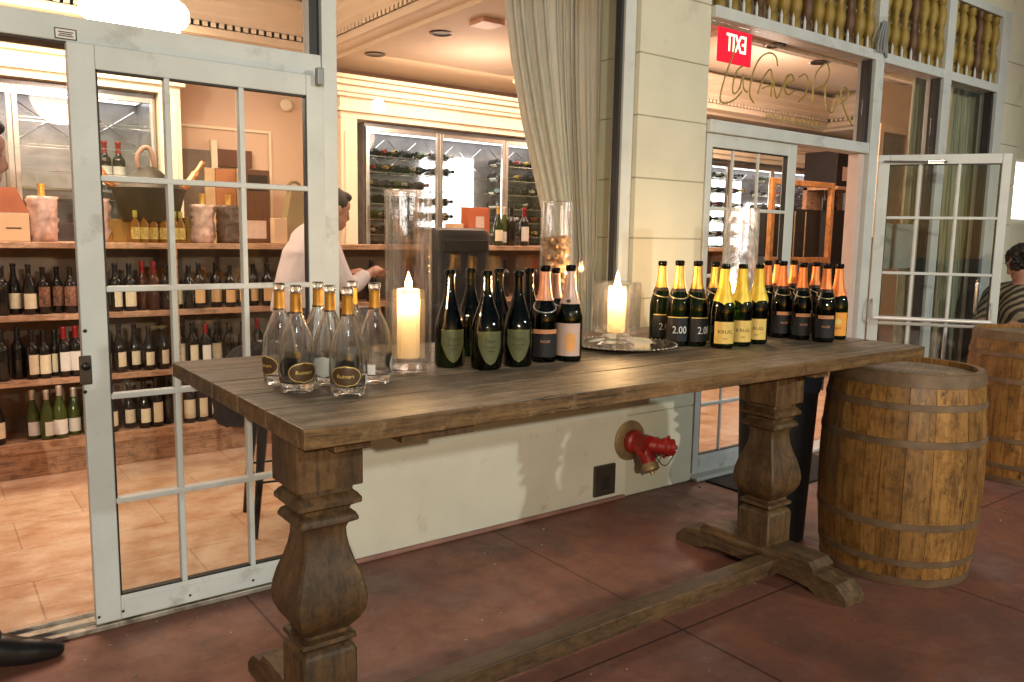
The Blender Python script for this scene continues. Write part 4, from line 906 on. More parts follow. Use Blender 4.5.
# ------------------------------------------------------------------ barrels
def barrel(lab, loc, s=1.0, rz=0, tint=None):
    t = thing('wine_barrel', lab, 'barrel', loc, rz); Hh = .90*s; r0 = .300*s; rm = .334*s
    R = lambda z: r0+(rm-r0)*(1-((z/Hh-.5)/.5)**2)**.9 if 0 < z < Hh else r0
    b = BM(); rr = random.Random(int(loc[0]*100)); n = 22; a = 0; ws_ = [rr.uniform(.7, 1.3) for _ in range(n)]; tot = sum(ws_)
    for w in ws_:
        a0 = a+.003; a1 = a+2*PI*w/tot-.003; a += 2*PI*w/tot; zs = [Hh*i/16 for i in range(17)]; d = rr.uniform(-.0015, .0015)
        O_ = [[b.verts.new(((R(z)+d)*math.cos(q), (R(z)+d)*math.sin(q), z)) for q in (a0, (a0*2+a1)/3, (a0+2*a1)/3, a1)] for z in zs]
        I_ = [[b.verts.new(((R(z)-.025)*math.cos(q), (R(z)-.025)*math.sin(q), z)) for q in (a0, (a0*2+a1)/3, (a0+2*a1)/3, a1)] for z in zs]
        for i in range(16):
            for j in range(3): b.faces.new((O_[i][j], O_[i][j+1], O_[i+1][j+1], O_[i+1][j])); b.faces.new((I_[i][j+1], I_[i][j], I_[i+1][j], I_[i+1][j+1]))
            b.faces.new((O_[i][0], O_[i+1][0], I_[i+1][0], I_[i][0])); b.faces.new((O_[i+1][3], O_[i][3], I_[i][3], I_[i+1][3]))
        for j in range(3): b.faces.new((O_[16][j], O_[16][j+1], I_[16][j+1], I_[16][j])); b.faces.new((O_[0][j+1], O_[0][j], I_[0][j], I_[0][j+1]))
    obj('staves', b, barrel_m, t, 40)
    b = BM(); rh = r0-.026*s; xs_ = [-rh, -rh*.6, -rh*.2, rh*.2, rh*.6, rh]
    for q in range(5):
        a0, a1 = xs_[q]+.001, xs_[q+1]-.001; pts = []
        for k in range(9): x = a0+(a1-a0)*k/8; pts.append((x, -math.sqrt(max(rh*rh-x*x, 0))))
        for k in range(8, -1, -1): x = a0+(a1-a0)*k/8; pts.append((x, math.sqrt(max(rh*rh-x*x, 0))+1e-5))
        prism(b, pts, 'z', Hh-.045*s, Hh-.022*s)
    obj('barrel_head', b, barrel_top_m, t)
    for z, h in ((.020, .036), (.105, .028), (.265, .030), (.615, .030), (.765, .028), (.872, .054)):
        b = BM(); z0, z1 = (z-h/2)*s, (z+h/2)*s; z0 = max(z0, .0015)
        if z1 > Hh: z1 = Hh+.0015
        lathe(b, [(R(z0)+.0005, z0), (R(z0)+.0045, z0+.001), (R((z0+z1)/2)+.0045, (z0+z1)/2), (R(z1)+.0045, z1-.001), (R(z1)+.0005, z1)], 48)
        aa = rr.uniform(3.4, 5); box(b, -.012, .012, -.001, .0028, z0, z1, Matrix.Rotation(aa, 4, 'Z') @ Matrix.Translation((0, R((z0+z1)/2)+.004, 0)))
        obj('hoop', b, hoop_m, t, 40)
    return t
barrel('oak wine barrel standing under the right end of the table', (3.485, 1.765, 0), 1.0, .4)
barrel('oak wine barrel at the right edge near the seated person', (5.50, 2.03, 0), 1.02, 1.7)

# black bin behind pedestal
t = thing('bin', 'tall black bin with a plastic liner between pedestal and barrel', 'bin', (3.30, 2.28, 0))
b = BM(); lathe(b, [(0, 0), (.15, 0), (.155, .01), (.185, .80), (.19, .80), (.19, .83), (.175, .83), (.17, .80), (.14, .03), (0, .03)], 36); obj('bin_body', b, mat('black_plastic', (.006, .006, .008), .55, bmp=.05), t, 40)
b = BM(); rr = random.Random(4); rings = []
for r, z in ((.196, .74), (.199, .79), (.200, .834), (.19, .85), (.16, .83), (.13, .80)):
    rings.append([b.verts.new(((r+rr.uniform(-.001, .010))*math.cos(2*PI*i/40), (r+rr.uniform(-.001, .010))*math.sin(2*PI*i/40), z+rr.uniform(-.008, .008))) for i in range(40)])
for A, B in zip(rings, rings[1:]):
    for i in range(40): b.faces.new((A[i], A[(i+1) % 40], B[(i+1) % 40], B[i]))
obj('liner', b, mat('black_liner', (.02, .025, .035), .15, var=.2), t, True)

# ------------------------------------------------------------------ table bottles
def ell(v): return math.sqrt(max(0, 1-(2*v-1)**2))
def shield(v): return (math.sqrt(min(1, v/.62))**1.1 if v < .62 else 1-.06*math.sin((v-.62)/.38*PI))
def cyl_text(s, size, r, zc_, sx=1.0, ang0=-PI/2):
    b = text_bm(s, size, ext=0.0002, sx=sx)
    for v in b.verts:
        a = ang0+v.co.x/r; rad = r+v.co.z*.5; zz = zc_+v.co.y; v.co = Vector((rad*math.cos(a), rad*math.sin(a), zz))
    return b
def CH(h, r, kind):
    if kind == 'champ': return [(0, .004), (r*.5, .002), (r*.88, 0), (r, .008), (r, h*.43), (r*.97, h*.48), (r*.88, h*.54), (r*.72, h*.61), (r*.54, h*.68), (r*.43, h*.75), (r*.38, h*.82), (r*.335, h*.93), (r*.34, h*.945), (r*.40, h*.95), (r*.40, h*.985), (r*.35, h), (r*.27, h), (r*.27, h*.93)]
    if kind == 'dom': return [(0, .004), (r*.5, .002), (r*.88, 0), (r, .008), (r, h*.36), (r*.97, h*.42), (r*.88, h*.49), (r*.72, h*.57), (r*.54, h*.65), (r*.40, h*.73), (r*.32, h*.80), (r*.29, h*.93), (r*.29, h*.945), (r*.36, h*.95), (r*.36, h*.985), (r*.31, h), (r*.23, h), (r*.23, h*.93)]
    return [(0, .012), (r*.5, .008), (r*.85, 0), (r*.93, .004), (r*.95, h*.05), (r*1.0, h*.12), (r*1.03, h*.25), (r*1.0, h*.38), (r*.9, h*.49), (r*.72, h*.58), (r*.52, h*.66), (r*.36, h*.72), (r*.30, h*.77), (r*.28, h*.92), (r*.28, h*.935), (r*.36, h*.945), (r*.36, h*.975), (r*.32, h), (r*.23, h), (r*.23, h*.93)]
BH = .33
PROTO = {}; RJ = random.Random(11)
def proto(key):
    if key in PROTO:
        return dup(PROTO[key], (0, 0, 0))
    t = thing('champagne_bottle' if key != 'clear' else 'clear_bottle', None, 'bottle')
    kind = {'clear': 'clear', 'dom': 'dom'}.get(key, 'champ'); r = BH*{'clear': .170, 'dom': .158}.get(key, .138); h = BH
    pr_ = CH(h, r, kind); rf = prof_r(pr_[3:14]); b = BM()
    if kind == 'clear':     # one closed wall: outside up, inside down to a thick base
        k = pr_[:18]; inn = [(max(x-.0032, .002), z) for x, z in k[5:16]][::-1]
        lathe(b, k[:18]+[(r*.22, h*.985)]+inn+[(r*.86, .030), (r*.6, .026), (0, .034)], 48)
    else: lathe(b, pr_, 40)
    obj('glass_body', b, bottle_clear if kind == 'clear' else green_glass, t, 60)
    def foil(z0, z1, m, nm='foil', off=.0012, scal=0.0, n=40):
        b = BM(); zs = [z0+(z1-z0)*i/10 for i in range(11)]; rings = []
        for i, z in enumerate(zs):
            rings.append([b.verts.new(((rf(z)+off)*math.cos(2*PI*k/n), (rf(z)+off)*math.sin(2*PI*k/n), z-(scal*max(0, math.cos(2*PI*k/n+PI/2-.5))**3 if i == 0 else 0))) for k in range(n)])
        for A, B in zip(rings, rings[1:]):
            for k in range(n): b.faces.new((A[k], A[(k+1) % n], B[(k+1) % n], B[k]))
        return obj(nm, b, m, t, True)
    def lab(z0, z1, hw, m, shape=None, off=.0009, ang=-PI/2, nm='label', par=None, rows=14):
        b = BM(); patch(b, rf, z0, z1, hw, rows, 14, off, shape, ang); return obj(nm, b, m, par or t, True)
    def ring(zc_, tilt, m, rad=.0022):
        b = BM(); tube(b, [((rf(zc_+tilt*math.sin(2*PI*k/32))+.0018)*math.cos(2*PI*k/32), (rf(zc_+tilt*math.sin(2*PI*k/32))+.0018)*math.sin(2*PI*k/32), zc_+tilt*math.sin(2*PI*k/32)) for k in range(33)], rad, 6, False); obj('neck_cord', b, m, t, True)
    if key == 'clear':
        foil(h*.74, h*.925, amber_foil, 'neck_wrap'); foil(h*.735, h*.755, mat('dark_band', (.10, .04, .01), .4), 'neck_band', .0016)
        l = lab(h*.105, h*.285, .80, brown_paper, ell, .0012); lab(h*.098, h*.292, .84, gold_paper, ell, .0008, nm='label_border')
        o = obj('lettering', cyl_text('Ruinart', .016, rf(h*.2)+.0018, h*.195, 1.15), gold_paper, l); 
        lab(h*.10, h*.20, .22, white_paper, None, .0005, -PI/2+1.5, nm='side_label')
        lab(h*.09, h*.30, .75, mat('frosted_label', (.45, .45, .43), .6, bmp=0), ell, .0005, PI/2+.3, nm='back_label')
    elif key == 'dom':
        l = lab(h*.07, h*.385, .80, olive_paper, shield); lab(h*.055, h*.395, .86, mat('olive_gold_border', (.12, .13, .04), .45, .3, bmp=0), shield, .0005, nm='label_border')
        b = cyl_text('Dom', .020, rf(h*.33)+.0014, h*.30, 1.0); obj('lettering', b, ink, l)
        b = cyl_text('Pérignon', .012, rf(h*.28)+.0014, h*.24, 1.0); obj('lettering', b, ink, l)
        b = cyl_text('Vintage', .009, rf(h*.2)+.0014, h*.20, 1.0); obj('lettering', b, ink, l)
    elif key in ('gold2', 'peach'):
        foil(h*.66, h*.935, {'gold2': gold, 'peach': orange_foil}[key], 'foil'); foil(h*.635, h*.675, mat('dark_collar', (.05, .03, .02), .4, .3), 'collar', .0018); ring(h*.60, .014, mat('gold_cord', (.85, .68, .35), .3, .8))
        if key == 'gold2':
            l = lab(h*.06, h*.34, 1.2, black_paper); lab(h*.335, h*.345, 1.15, gold_paper, None, .0012, nm='label_line')
            obj('lettering', cyl_text('2.00', .040, rf(h*.2)+.0016, h*.19, .85), chalk, l)
        else:
            lab(h*.30, h*.345, .75, mat('copper_strip', (.60, .26, .12), .35, .6, bmp=0), None, .0014, nm='label_strip'); l = lab(h*.06, h*.29, .95, black_paper)
            obj('lettering', cyl_text('ROSE', .013, rf(h*.2)+.0016, h*.20, 1.1), mat('copper_strip', (.6, .26, .12)), l)
    elif key == 'krug':
        foil(h*.56, h*.94, yellow_foil, 'foil', .0035, .028); l = lab(h*.06, h*.32, .95, gold_paper)
        obj('lettering', cyl_text('KRUG', .019, rf(h*.2)+.0016, h*.20, 1.15), ink, l); obj('lettering', cyl_text('REIMS', .006, rf(h*.2)+.0016, h*.12, 1.15), ink, l)
    elif key == 'orange':
        foil(h*.58, h*.935, orange_foil, 'foil', .0015, .01); l = lab(h*.05, h*.36, 1.0, orange_paper); obj('lettering', cyl_text('BRUT', .012, rf(h*.2)+.0016, h*.15, 1.1), ink, l)
        lab(h*.20, h*.28, .35, gold_paper, ell, .0014, nm='label_seal')
    elif key == 'pinklabel':
        foil(h*.64, h*.935, pink_foil, 'foil', .0015); foil(h*.60, h*.66, pink_paper, 'collar', .002); lab(h*.61, h*.65, .22, brown_paper, ell, .003, nm='collar_seal')
        l = lab(h*.06, h*.40, 1.05, pink_paper); lab(h*.10, h*.31, .42, mat('orange_seal', (.80, .38, .12), .5, bmp=0), ell, .0015, -PI/2+.25, nm='label_seal')
    elif key == 'rosebottle':
        foil(h*.64, h*.935, rose_foil, 'foil', .0015); ring(h*.58, .02, mat('silver_cord', (.6, .6, .6), .3, .8)); lab(h*.30, h*.345, 1.0, mat('copper_strip', (.6, .26, .12)), None, .0014, nm='label_strip')
        l = lab(h*.06, h*.29, 1.0, black_paper); obj('lettering', cyl_text('ROSE', .013, rf(h*.2)+.0016, h*.22, 1.1), mat('copper_strip', (.6, .26, .12)), l)
    PROTO[key] = t; return t
def solve_h(x, y, ty):
    lo, hi = 0, 1
    for _ in range(30):
        mm_ = (lo+hi)/2; v = Vector((x, y, TZ+mm_-H)); d = v.dot(FW); py = PCY-F*v.dot(UP)/d
        if py > ty: lo = mm_
        else: hi = mm_
    return lo
def place(key, px, py, top, label, group, turn=0, rad=.045, h=None):
    g = at(px, py, z=TZ); r = math.hypot(g.x, g.y); s = (r+rad)/r; x, y = g.x*s, g.y*s
    hh = h or solve_h(x, y, top); t = proto(key); turn += RJ.uniform(-.16, .16); t.location = (x, y, TZ+.0008); sc_ = hh/BH; t.scale = (sc_,)*3
    t.rotation_euler = (0, 0, math.atan2(-y, -x)+PI/2+turn); tag(t, label, 'bottle', group); return t
G1 = 'empty clear bottles with amber necks'
place('clear', 281, 386, 283.3, 'clear empty bottle with amber neck, leftmost on the table', G1, -.95, .05)
place('clear', 297.6, 394, 285.4, 'clear empty bottle showing its brown oval label at the front left', G1, .35, .05)
place('clear', 319, 378, 282, 'clear empty bottle at the back between the front two', G1, 1.8, .05)
place('clear', 331, 387, 285.4, 'clear empty bottle just behind the frontmost clear bottle', G1, 2.4, .05)
place('clear', 348.5, 398, 287.5, 'frontmost clear empty bottle with brown oval label turned left', G1, -.15, .05)
place('clear', 353, 374, 281, 'clear empty bottle at the very back nearest the door post', G1, 2.9, .05)
place('clear', 375, 385, 282.7, 'clear empty bottle on the right beside the tall candle jar', G1, -1.6, .05)
G2 = 'dark bottles with olive shield labels'
place('dom', 449.6, 368.5, 270, 'dark bottle with shield label, left one beside the tall candle jar', G2, .25, .05)
place('dom', 486, 371, 271, 'dark bottle with shield label, middle of the front three', G2, .25, .05)
place('dom', 517, 367.7, 271, 'dark bottle with shield label, right of the front three', G2, .0, .05)
place('dom', 470, 357, 268.5, 'dark bottle behind the gap of the left and middle shield bottles', G2, 1.9, .05)
place('dom', 498, 357, 268.5, 'dark bottle behind the gap of the middle and right shield bottles', G2, 1.6, .05)
place('dom', 528, 357, 268.5, 'dark bottle at the back just left of the rose foiled bottle', G2, 2.1, .05)
place('rosebottle', 543.5, 363, 265.5, 'dark bottle with salmon foil and copper strip label', 'rose foiled bottles', 0)
place('rosebottle', 554, 352, 268, 'dark bottle half hidden between salmon and pale pink foils', 'rose foiled bottles', 1.4)
place('pinklabel', 568.5, 362, 265, 'green bottle with pale pink foil and pink label beside the tray', 'pink label bottle', 0)
G3 = 'gold foiled bottles with chalk numbers'
place('gold2', 659.5, 342, 261, 'gold foiled bottle numbered in chalk, leftmost beside the tray', G3, .35)
place('gold2', 676.5, 346.5, 260.5, 'gold foiled bottle with its chalk number facing forward', G3, .05)
place('gold2', 694.5, 347, 261, 'gold foiled bottle numbered in chalk left of the yellow flared foils', G3, .75)
place('gold2', 712, 341, 262, 'gold foiled bottle hidden behind the left yellow foiled bottle', G3, 1.5)
G4 = 'bottles with flared yellow foil'
place('krug', 721.5, 349, 264, 'yellow flared foil bottle with square gold label, left of three', G4, .35)
place('krug', 739, 347, 264, 'yellow flared foil bottle, middle of three', G4, .45)
place('krug', 755.5, 344.5, 264, 'yellow flared foil bottle, right of three', G4, .0)
G5 = 'orange foiled bottles at the right end'
for px, py, tp, tr, lab in ((764, 336, 260.5, 1.6, 'orange foiled bottle right behind the yellow flared trio'), (774, 332, 260, 1.5, 'orange foiled bottle in the back row just left of the row front'), (779, 338, 261, .5, 'orange foiled bottle at the front left of the right hand cluster'), (790, 331, 260.5, 1.7, 'orange foiled bottle in the back middle of the right hand cluster'), (799, 340, 262.6, .35, 'orange foiled bottle at the front middle of the right hand cluster'), (812, 333, 262, 1.2, 'orange foiled bottle behind the last two of the right hand cluster'), (822.5, 342.5, 263.7, .1, 'orange foiled bottle at the front right of the right hand cluster')):
    place('peach', px, py, tp, lab, G5, tr, .042)
place('orange', 835, 339.5, 264, 'green bottle with bright orange label at the right end', 'orange label bottle', .15, .042)

# ------------------------------------------------------------------ candles and jars
def flame(parent, x, y, z, s=1.0):
    b = BM(); lathe(b, [(0, 0), (.005*s, .004*s), (.0085*s, .013*s), (.008*s, .023*s), (.0055*s, .036*s), (.002*s, .050*s), (0, .058*s)], 14, x, y, z); obj('flame', b, flame_m, parent, True)
    b = BM(); tube(b, [(x, y, z-.012), (x+.001, y, z+.006)], .0012, 6); obj('wick', b, ink, parent)
def flame_and_wax_fill(x, y, z, e):  # lights the flame; also used for an added glow inside the wax
    l = bpy.data.lights.new('flame_and_wax_fill', 'POINT'); l.energy = e; l.color = (1, .60, .26); l.shadow_soft_size = .007
    o = bpy.data.objects.new('flame_and_wax_fill', l); C.objects.link(o); o.location = (x, y, z); return o
def jar_wall(b, prof, th=.003, n=48):
    inn = [(max(r-th*1.3, 0), z+th*1.5 if z < .02 else z) for r, z in prof][::-1]
    top = prof[-1]; lathe(b, prof+[(top[0]+.0015, top[1]+.003), (top[0]-th*.6, top[1]+.005), (top[0]-th*1.6, top[1]+.002)]+inn+([prof[0]] if prof[0][0] > 0 else []), n)
# tall jar with candle
def base_pt(px, py, r): g = at(px, py, z=TZ); q = math.hypot(g.x, g.y); return g.x*(q+r)/q, g.y*(q+r)/q
x, y = base_pt(408.5, 377, .075); hh = solve_h(x, y, 192)
t = thing('hurricane_jar', 'tall clear glass cylinder with a lit pillar candle left of the dark bottles', 'candle holder', (x, y, TZ+.001))
b = BM(); r = .074; jar_wall(b, [(0, 0), (r*.9, 0), (r, .008), (r, .06), (r, hh*.5), (r, hh*.97), (r+.002, hh)]); obj('glass_cylinder', b, hurr, t, 50)
b = BM(); lathe(b, [(0, .012), (r*.8, .010), (r*.86, .02), (r*.55, .035), (r*.5, .05), (0, .05)], 32); obj('glass_foot', b, bottle_clear, t, 40)
t = thing('pillar_candle', 'lit ivory pillar candle inside the tall cylinder on the left', 'candle', (x, y, TZ+.0515)); hc = solve_h(x, y, 289)-.0515
b = BM(); lathe(b, [(0, 0), (.034, 0), (.036, .004), (.036, hc-.006), (.034, hc), (.026, hc-.004), (.012, hc-.010), (0, hc-.010)], 40); obj('wax_body', b, wax, t, 50)
flame(t, 0, 0, hc-.003); flame_and_wax_fill(x, y, TZ+.0515+hc+.024, 7); flame_and_wax_fill(x, y, TZ+.0515+hc-.045, 1.6)  # second light is added inside the wax to make its sides glow
# tray and short jar
x, y = 2.31, 2.335
t = thing('silver_tray', 'round silver tray under the short glass candle holder', 'tray', (x, y, TZ+.001))
b = BM(); lathe(b, [(0, 0), (.155, 0), (.165, .003), (.185, .012), (.212, .014), (.214, .018), (.208, .019), (.185, .016), (.162, .008), (.15, .005), (0, .005)], 64)
obj('tray_dish', b, silver, t, 60)
b = BM()
for k in range(60): a = 2*PI*k/60; lathe(b, [(0, .006), (.004, .004), (.0055, 0), (.004, -.004), (0, -.005)], 8, .213*math.cos(a), .213*math.sin(a), .016)
obj('beaded_rim', b, silver, t, True)
x, y = 2.30, 2.375; z0 = TZ+.0065
t = thing('candle_holder', 'short wide clear glass holder on the silver tray', 'candle holder', (x, y, z0))
b = BM(); jar_wall(b, [(.03, .05), (.085, .054), (.096, .07), (.098, .10), (.098, .255)]); obj('glass_bowl', b, hurr, t, 50)
b = BM(); lathe(b, [(0, 0), (.075, 0), (.078, .006), (.06, .016), (.045, .024), (.048, .03), (.06, .038), (.05, .046), (.03, .05), (0, .05)], 32); obj('glass_pedestal', b, bottle_clear, t, 40)
t = thing('pillar_candle', 'bright lit white pillar candle in the short glass holder', 'candle', (x, y, z0+.055)); hc = .185
b = BM(); lathe(b, [(0, 0), (.034, 0), (.036, .004), (.036, hc-.006), (.034, hc), (.026, hc-.004), (.012, hc-.010), (0, hc-.010)], 40); obj('wax_body', b, wax, t, 50)
flame(t, 0, 0, hc-.003, 1.2); flame_and_wax_fill(x, y, z0+.055+hc+.024, 11); flame_and_wax_fill(x, y, z0+.055+hc-.045, 3.2)  # lower light hidden in the wax, added so the candle body glows
b = BM(); rr = random.Random(3)
# cork vase
x, y = base_pt(553.5, 345, .06); hh = solve_h(x, y, 203)
t = thing('cork_vase', 'tall clear glass vase filled with wine corks behind the bottles', 'vase', (x, y, TZ+.001)); r = .066
b = BM(); jar_wall(b, [(0, 0), (r*.9, 0), (r, .008), (r, hh)]); obj('glass_cylinder', b, hurr, t, 50)
b = BM(); hf = solve_h(x, y, 234)
z = .02
while z < hf:
    for k in range(13):
        a = rr.uniform(0, 2*PI); q = (r-.026)*math.sqrt(rr.random()); M_ = Matrix.Translation((q*math.cos(a), q*math.sin(a), z+rr.uniform(-.006, .006))) @ Matrix.Rotation(rr.uniform(0, PI), 4, 'Z') @ Matrix.Rotation(rr.uniform(.9, 2.2), 4, 'X')
        lathe(b, [(0, -.02), (.010, -.02), (.0115, -.018), (.0115, .018), (.010, .02), (0, .02)], 10, M=M_)
    z += .019
tag(obj('corks', b, cork_m, t, 40), None, None, None, 'stuff')
# right tall jar
x, y = base_pt(736, 330, .07); hh = solve_h(x, y, 209)
t = thing('hurricane_jar', 'tall clear glass cylinder with a candle behind the yellow foiled bottles', 'candle holder', (x, y, TZ+.001)); r = .086
b = BM(); jar_wall(b, [(0, 0), (r*.9, 0), (r, .008), (r, hh)]); obj('glass_cylinder', b, hurr, t, 50)
x -= RT.x*.034; y -= RT.y*.034
t = thing('pillar_candle', 'lit pillar candle glowing behind the yellow foiled bottles', 'candle', (x, y, TZ+.013)); hc = solve_h(x, y, 282)-.013
b = BM(); lathe(b, [(0, 0), (.037, 0), (.039, .004), (.039, hc-.006), (.037, hc), (.026, hc-.004), (.012, hc-.010), (0, hc-.010)], 40); obj('wax_body', b, wax, t, 50)
flame(t, 0, 0, hc-.003, 1.3); flame_and_wax_fill(x, y, TZ+.013+hc+.024, 12); flame_and_wax_fill(x, y, TZ+.013+hc-.045, 2.5)  # light below the rim is an added helper for the wax glow

# ------------------------------------------------------------------ stool with coat
p1 = at(231, 524, z=.005); p2 = at(263, 550, z=.005)
sx, sy = p1.x+.27, p1.y-.10
t = thing('stool', 'black metal stool inside the left door', 'stool', (sx, sy, .005), -.2)
b = BM(); box(b, -.16, .16, -.16, .16, .70, .73, bev=.012); obj('seat', b, dark_metal, t)
for a, c in ((-1, -1), (-1, 1), (1, -1), (1, 1)):
    b = BM(); tube(b, [(a*.13, c*.13, .70), (a*.20, c*.20, 0)], [.030, .011], 8); obj('leg', b, dark_metal, t, 40)
b = BM(); q = .178
for (a, c), (e, f) in (((-1, -1), (1, -1)), ((1, -1), (1, 1)), ((1, 1), (-1, 1)), ((-1, 1), (-1, -1))): tube(b, [(a*q, c*q, .26), (e*q, f*q, .26)], .006, 6)
obj('footrest', b, dark_metal, t)
b = BM(); n = 28; rr = random.Random(9); rings = []
for i, (r, z, ox) in enumerate(((.02, .90, -.1), (.10, .88, -.12), (.15, .83, -.13), (.17, .76, -.14), (.18, .69, -.15), (.17, .60, -.16), (.15, .54, -.17), (.10, .52, -.17), (.03, .54, -.17))):
    rings.append([b.verts.new((ox+r*math.cos(2*PI*k/n)*(1+.13*math.sin(3*k+i)), r*.75*math.sin(2*PI*k/n)*(1+.15*math.sin(5*k)), z+.012*math.sin(4*k+i))) for k in range(n)])
for A, B in zip(rings, rings[1:]):
    for k in range(n): b.faces.new((A[k], A[(k+1) % n], B[(k+1) % n], B[k]))
tag(obj('coat', b, black_cloth, None, True, (sx-.02, sy+.03, .0)), 'black coat bundled over the stool by the left door', 'coat')

# ------------------------------------------------------------------ people
def skinned(chains, name='tmp', sub=1):
    """chains: list of lists of (point, radius); returns bmesh of the skinned surface"""
    out = BM()
    for ch in chains:
        pts = [Vector(p) for p, r in ch]; rs = [r for p, r in ch]
        sp = smooth_path(pts, 4); rp = []
        for i in range(len(pts)-1):
            for j in range(4): rp.append(rs[i]+(rs[i+1]-rs[i])*j/4)
        rp.append(rs[-1]); 
        d0 = (sp[1]-sp[0]).normalized(); d1 = (sp[-1]-sp[-2]).normalized()
        P2 = [sp[0]-d0*rp[0]*.7, sp[0]-d0*rp[0]*.35]+sp+[sp[-1]+d1*rp[-1]*.35, sp[-1]+d1*rp[-1]*.7]
        R2 = [rp[0]*.45, rp[0]*.85]+rp+[rp[-1]*.85, rp[-1]*.45]
        tube(out, P2, R2, 14)
    return out
def fuse(b, name, m, parent, vox=.012, scale=None):
    me = bpy.data.meshes.new(name+'_src'); bmesh.ops.recalc_face_normals(b, faces=b.faces); b.to_mesh(me); b.free()
    o = bpy.data.objects.new(name+'_src', me); C.objects.link(o)
    md = o.modifiers.new('r', 'REMESH'); md.mode = 'VOXEL'; md.voxel_size = vox
    md2 = o.modifiers.new('s', 'SMOOTH'); md2.iterations = 3; md2.factor = .6
    bpy.context.view_layer.update()
    me2 = bpy.data.meshes.new_from_object(o.evaluated_get(bpy.context.evaluated_depsgraph_get())); me2.name = name
    bpy.data.objects.remove(o); bpy.data.meshes.remove(me)
    me2.materials.clear(); me2.materials.append(m)
    for p in me2.polygons: p.use_smooth = True
    o = bpy.data.objects.new(name, me2); C.objects.link(o); o.parent = parent; return o
def sphere(b, c, r, M=None, n=16):
    c = Vector(c); rx, ry, rz = (r, r, r) if isinstance(r, (int, float)) else r
    lathe(b, [(math.sin(PI*i/12) if 0 < i < 12 else 0, -math.cos(PI*i/12)) for i in range(13)], n, M=(M or Matrix()) @ Matrix.Translation(c) @ Matrix.Diagonal((rx, ry, rz, 1)))
def head(b, c, yaw, pitch, s=1.0):
    """head facing +x locally"""
    M_ = Matrix.Translation(c) @ Matrix.Rotation(yaw, 4, 'Z') @ Matrix.Rotation(pitch, 4, 'Y') @ Matrix.Scale(s, 4)
    sphere(b, (-.01, 0, .03), (.098, .076, .095), M_); sphere(b, (.03, 0, -.045), (.062, .055, .075), M_)
    sphere(b, (.062, 0, -.092), (.026, .028, .022), M_); sphere(b, (.030, 0, .050), (.064, .062, .052), M_); sphere(b, (.044, 0, .0), (.046, .056, .06), M_)
    tube(b, [M_ @ Vector(p) for p in ((.080, 0, .028), (.094, 0, .005), (.106, 0, -.022), (.094, 0, -.034))], [.009*s, .011*s, .014*s, .011*s], 10)
    sphere(b, (.088, 0, -.060), (.014, .026, .008), M_); sphere(b, (.085, 0, -.074), (.014, .022, .009), M_)
    tube(b, [M_ @ Vector(p) for p in ((.072, -.048, .034), (.086, -.02, .038), (.086, .02, .038), (.072, .048, .034))], .007*s, 8)
    for q in (-1, 1): sphere(b, (-.01, q*.079, -.008), (.020, .010, .033), M_)
    return M_
def eyes(M_, parent):
    for q in (-1, 1):
        b = BM(); sphere(b, (.076, q*.031, .012), (.011, .013, .008), M_, 12); obj('eye', b, mat('eye_white', (.28, .24, .22), .2, bmp=0), parent, True)
        b = BM(); sphere(b, (.0845, q*.031, .012), (.004, .005, .005), M_, 10); obj('iris', b, ink, parent, True)
def hand_chains(wrist, d, side, s=1.0):
    d = d.normalized(); up_ = Vector((0, 0, 1)); lat = d.cross(up_).normalized()*side; n = lat.cross(d).normalized()
    ch = [[(wrist, .026*s), (wrist+d*.05*s, .032*s), (wrist+d*.085*s, .030*s)], [(wrist+d*.03*s+lat*.02*s, .02*s), (wrist+d*.08*s+lat*.025*s, .017*s)], [(wrist+d*.03*s-lat*.02*s, .02*s), (wrist+d*.08*s-lat*.028*s, .016*s)]]
    dn = Vector((0, 0, -1))
    for k, (o_, l) in enumerate(((-.034, .060), (-.012, .075), (.011, .082), (.032, .074))):
        a = wrist+d*.085*s+lat*o_*s; b1 = a+(d*.8+dn*.35).normalized()*l*.5*s; c1 = b1+(d*.35+dn*.9).normalized()*l*.3*s; e1 = c1+(dn-d*.1).normalized()*l*.25*s
        ch.append([(a, .0095*s), (b1, .009*s), (c1, .0082*s), (e1, .007*s)])
    a = wrist+d*.025*s+lat*.035*s; ch.append([(a, .013*s), (a+(lat*.6+d*.7)*.035*s, .011*s), (a+(lat*.6+d*.9)*.06*s+dn*.015*s, .009*s)])
    return ch
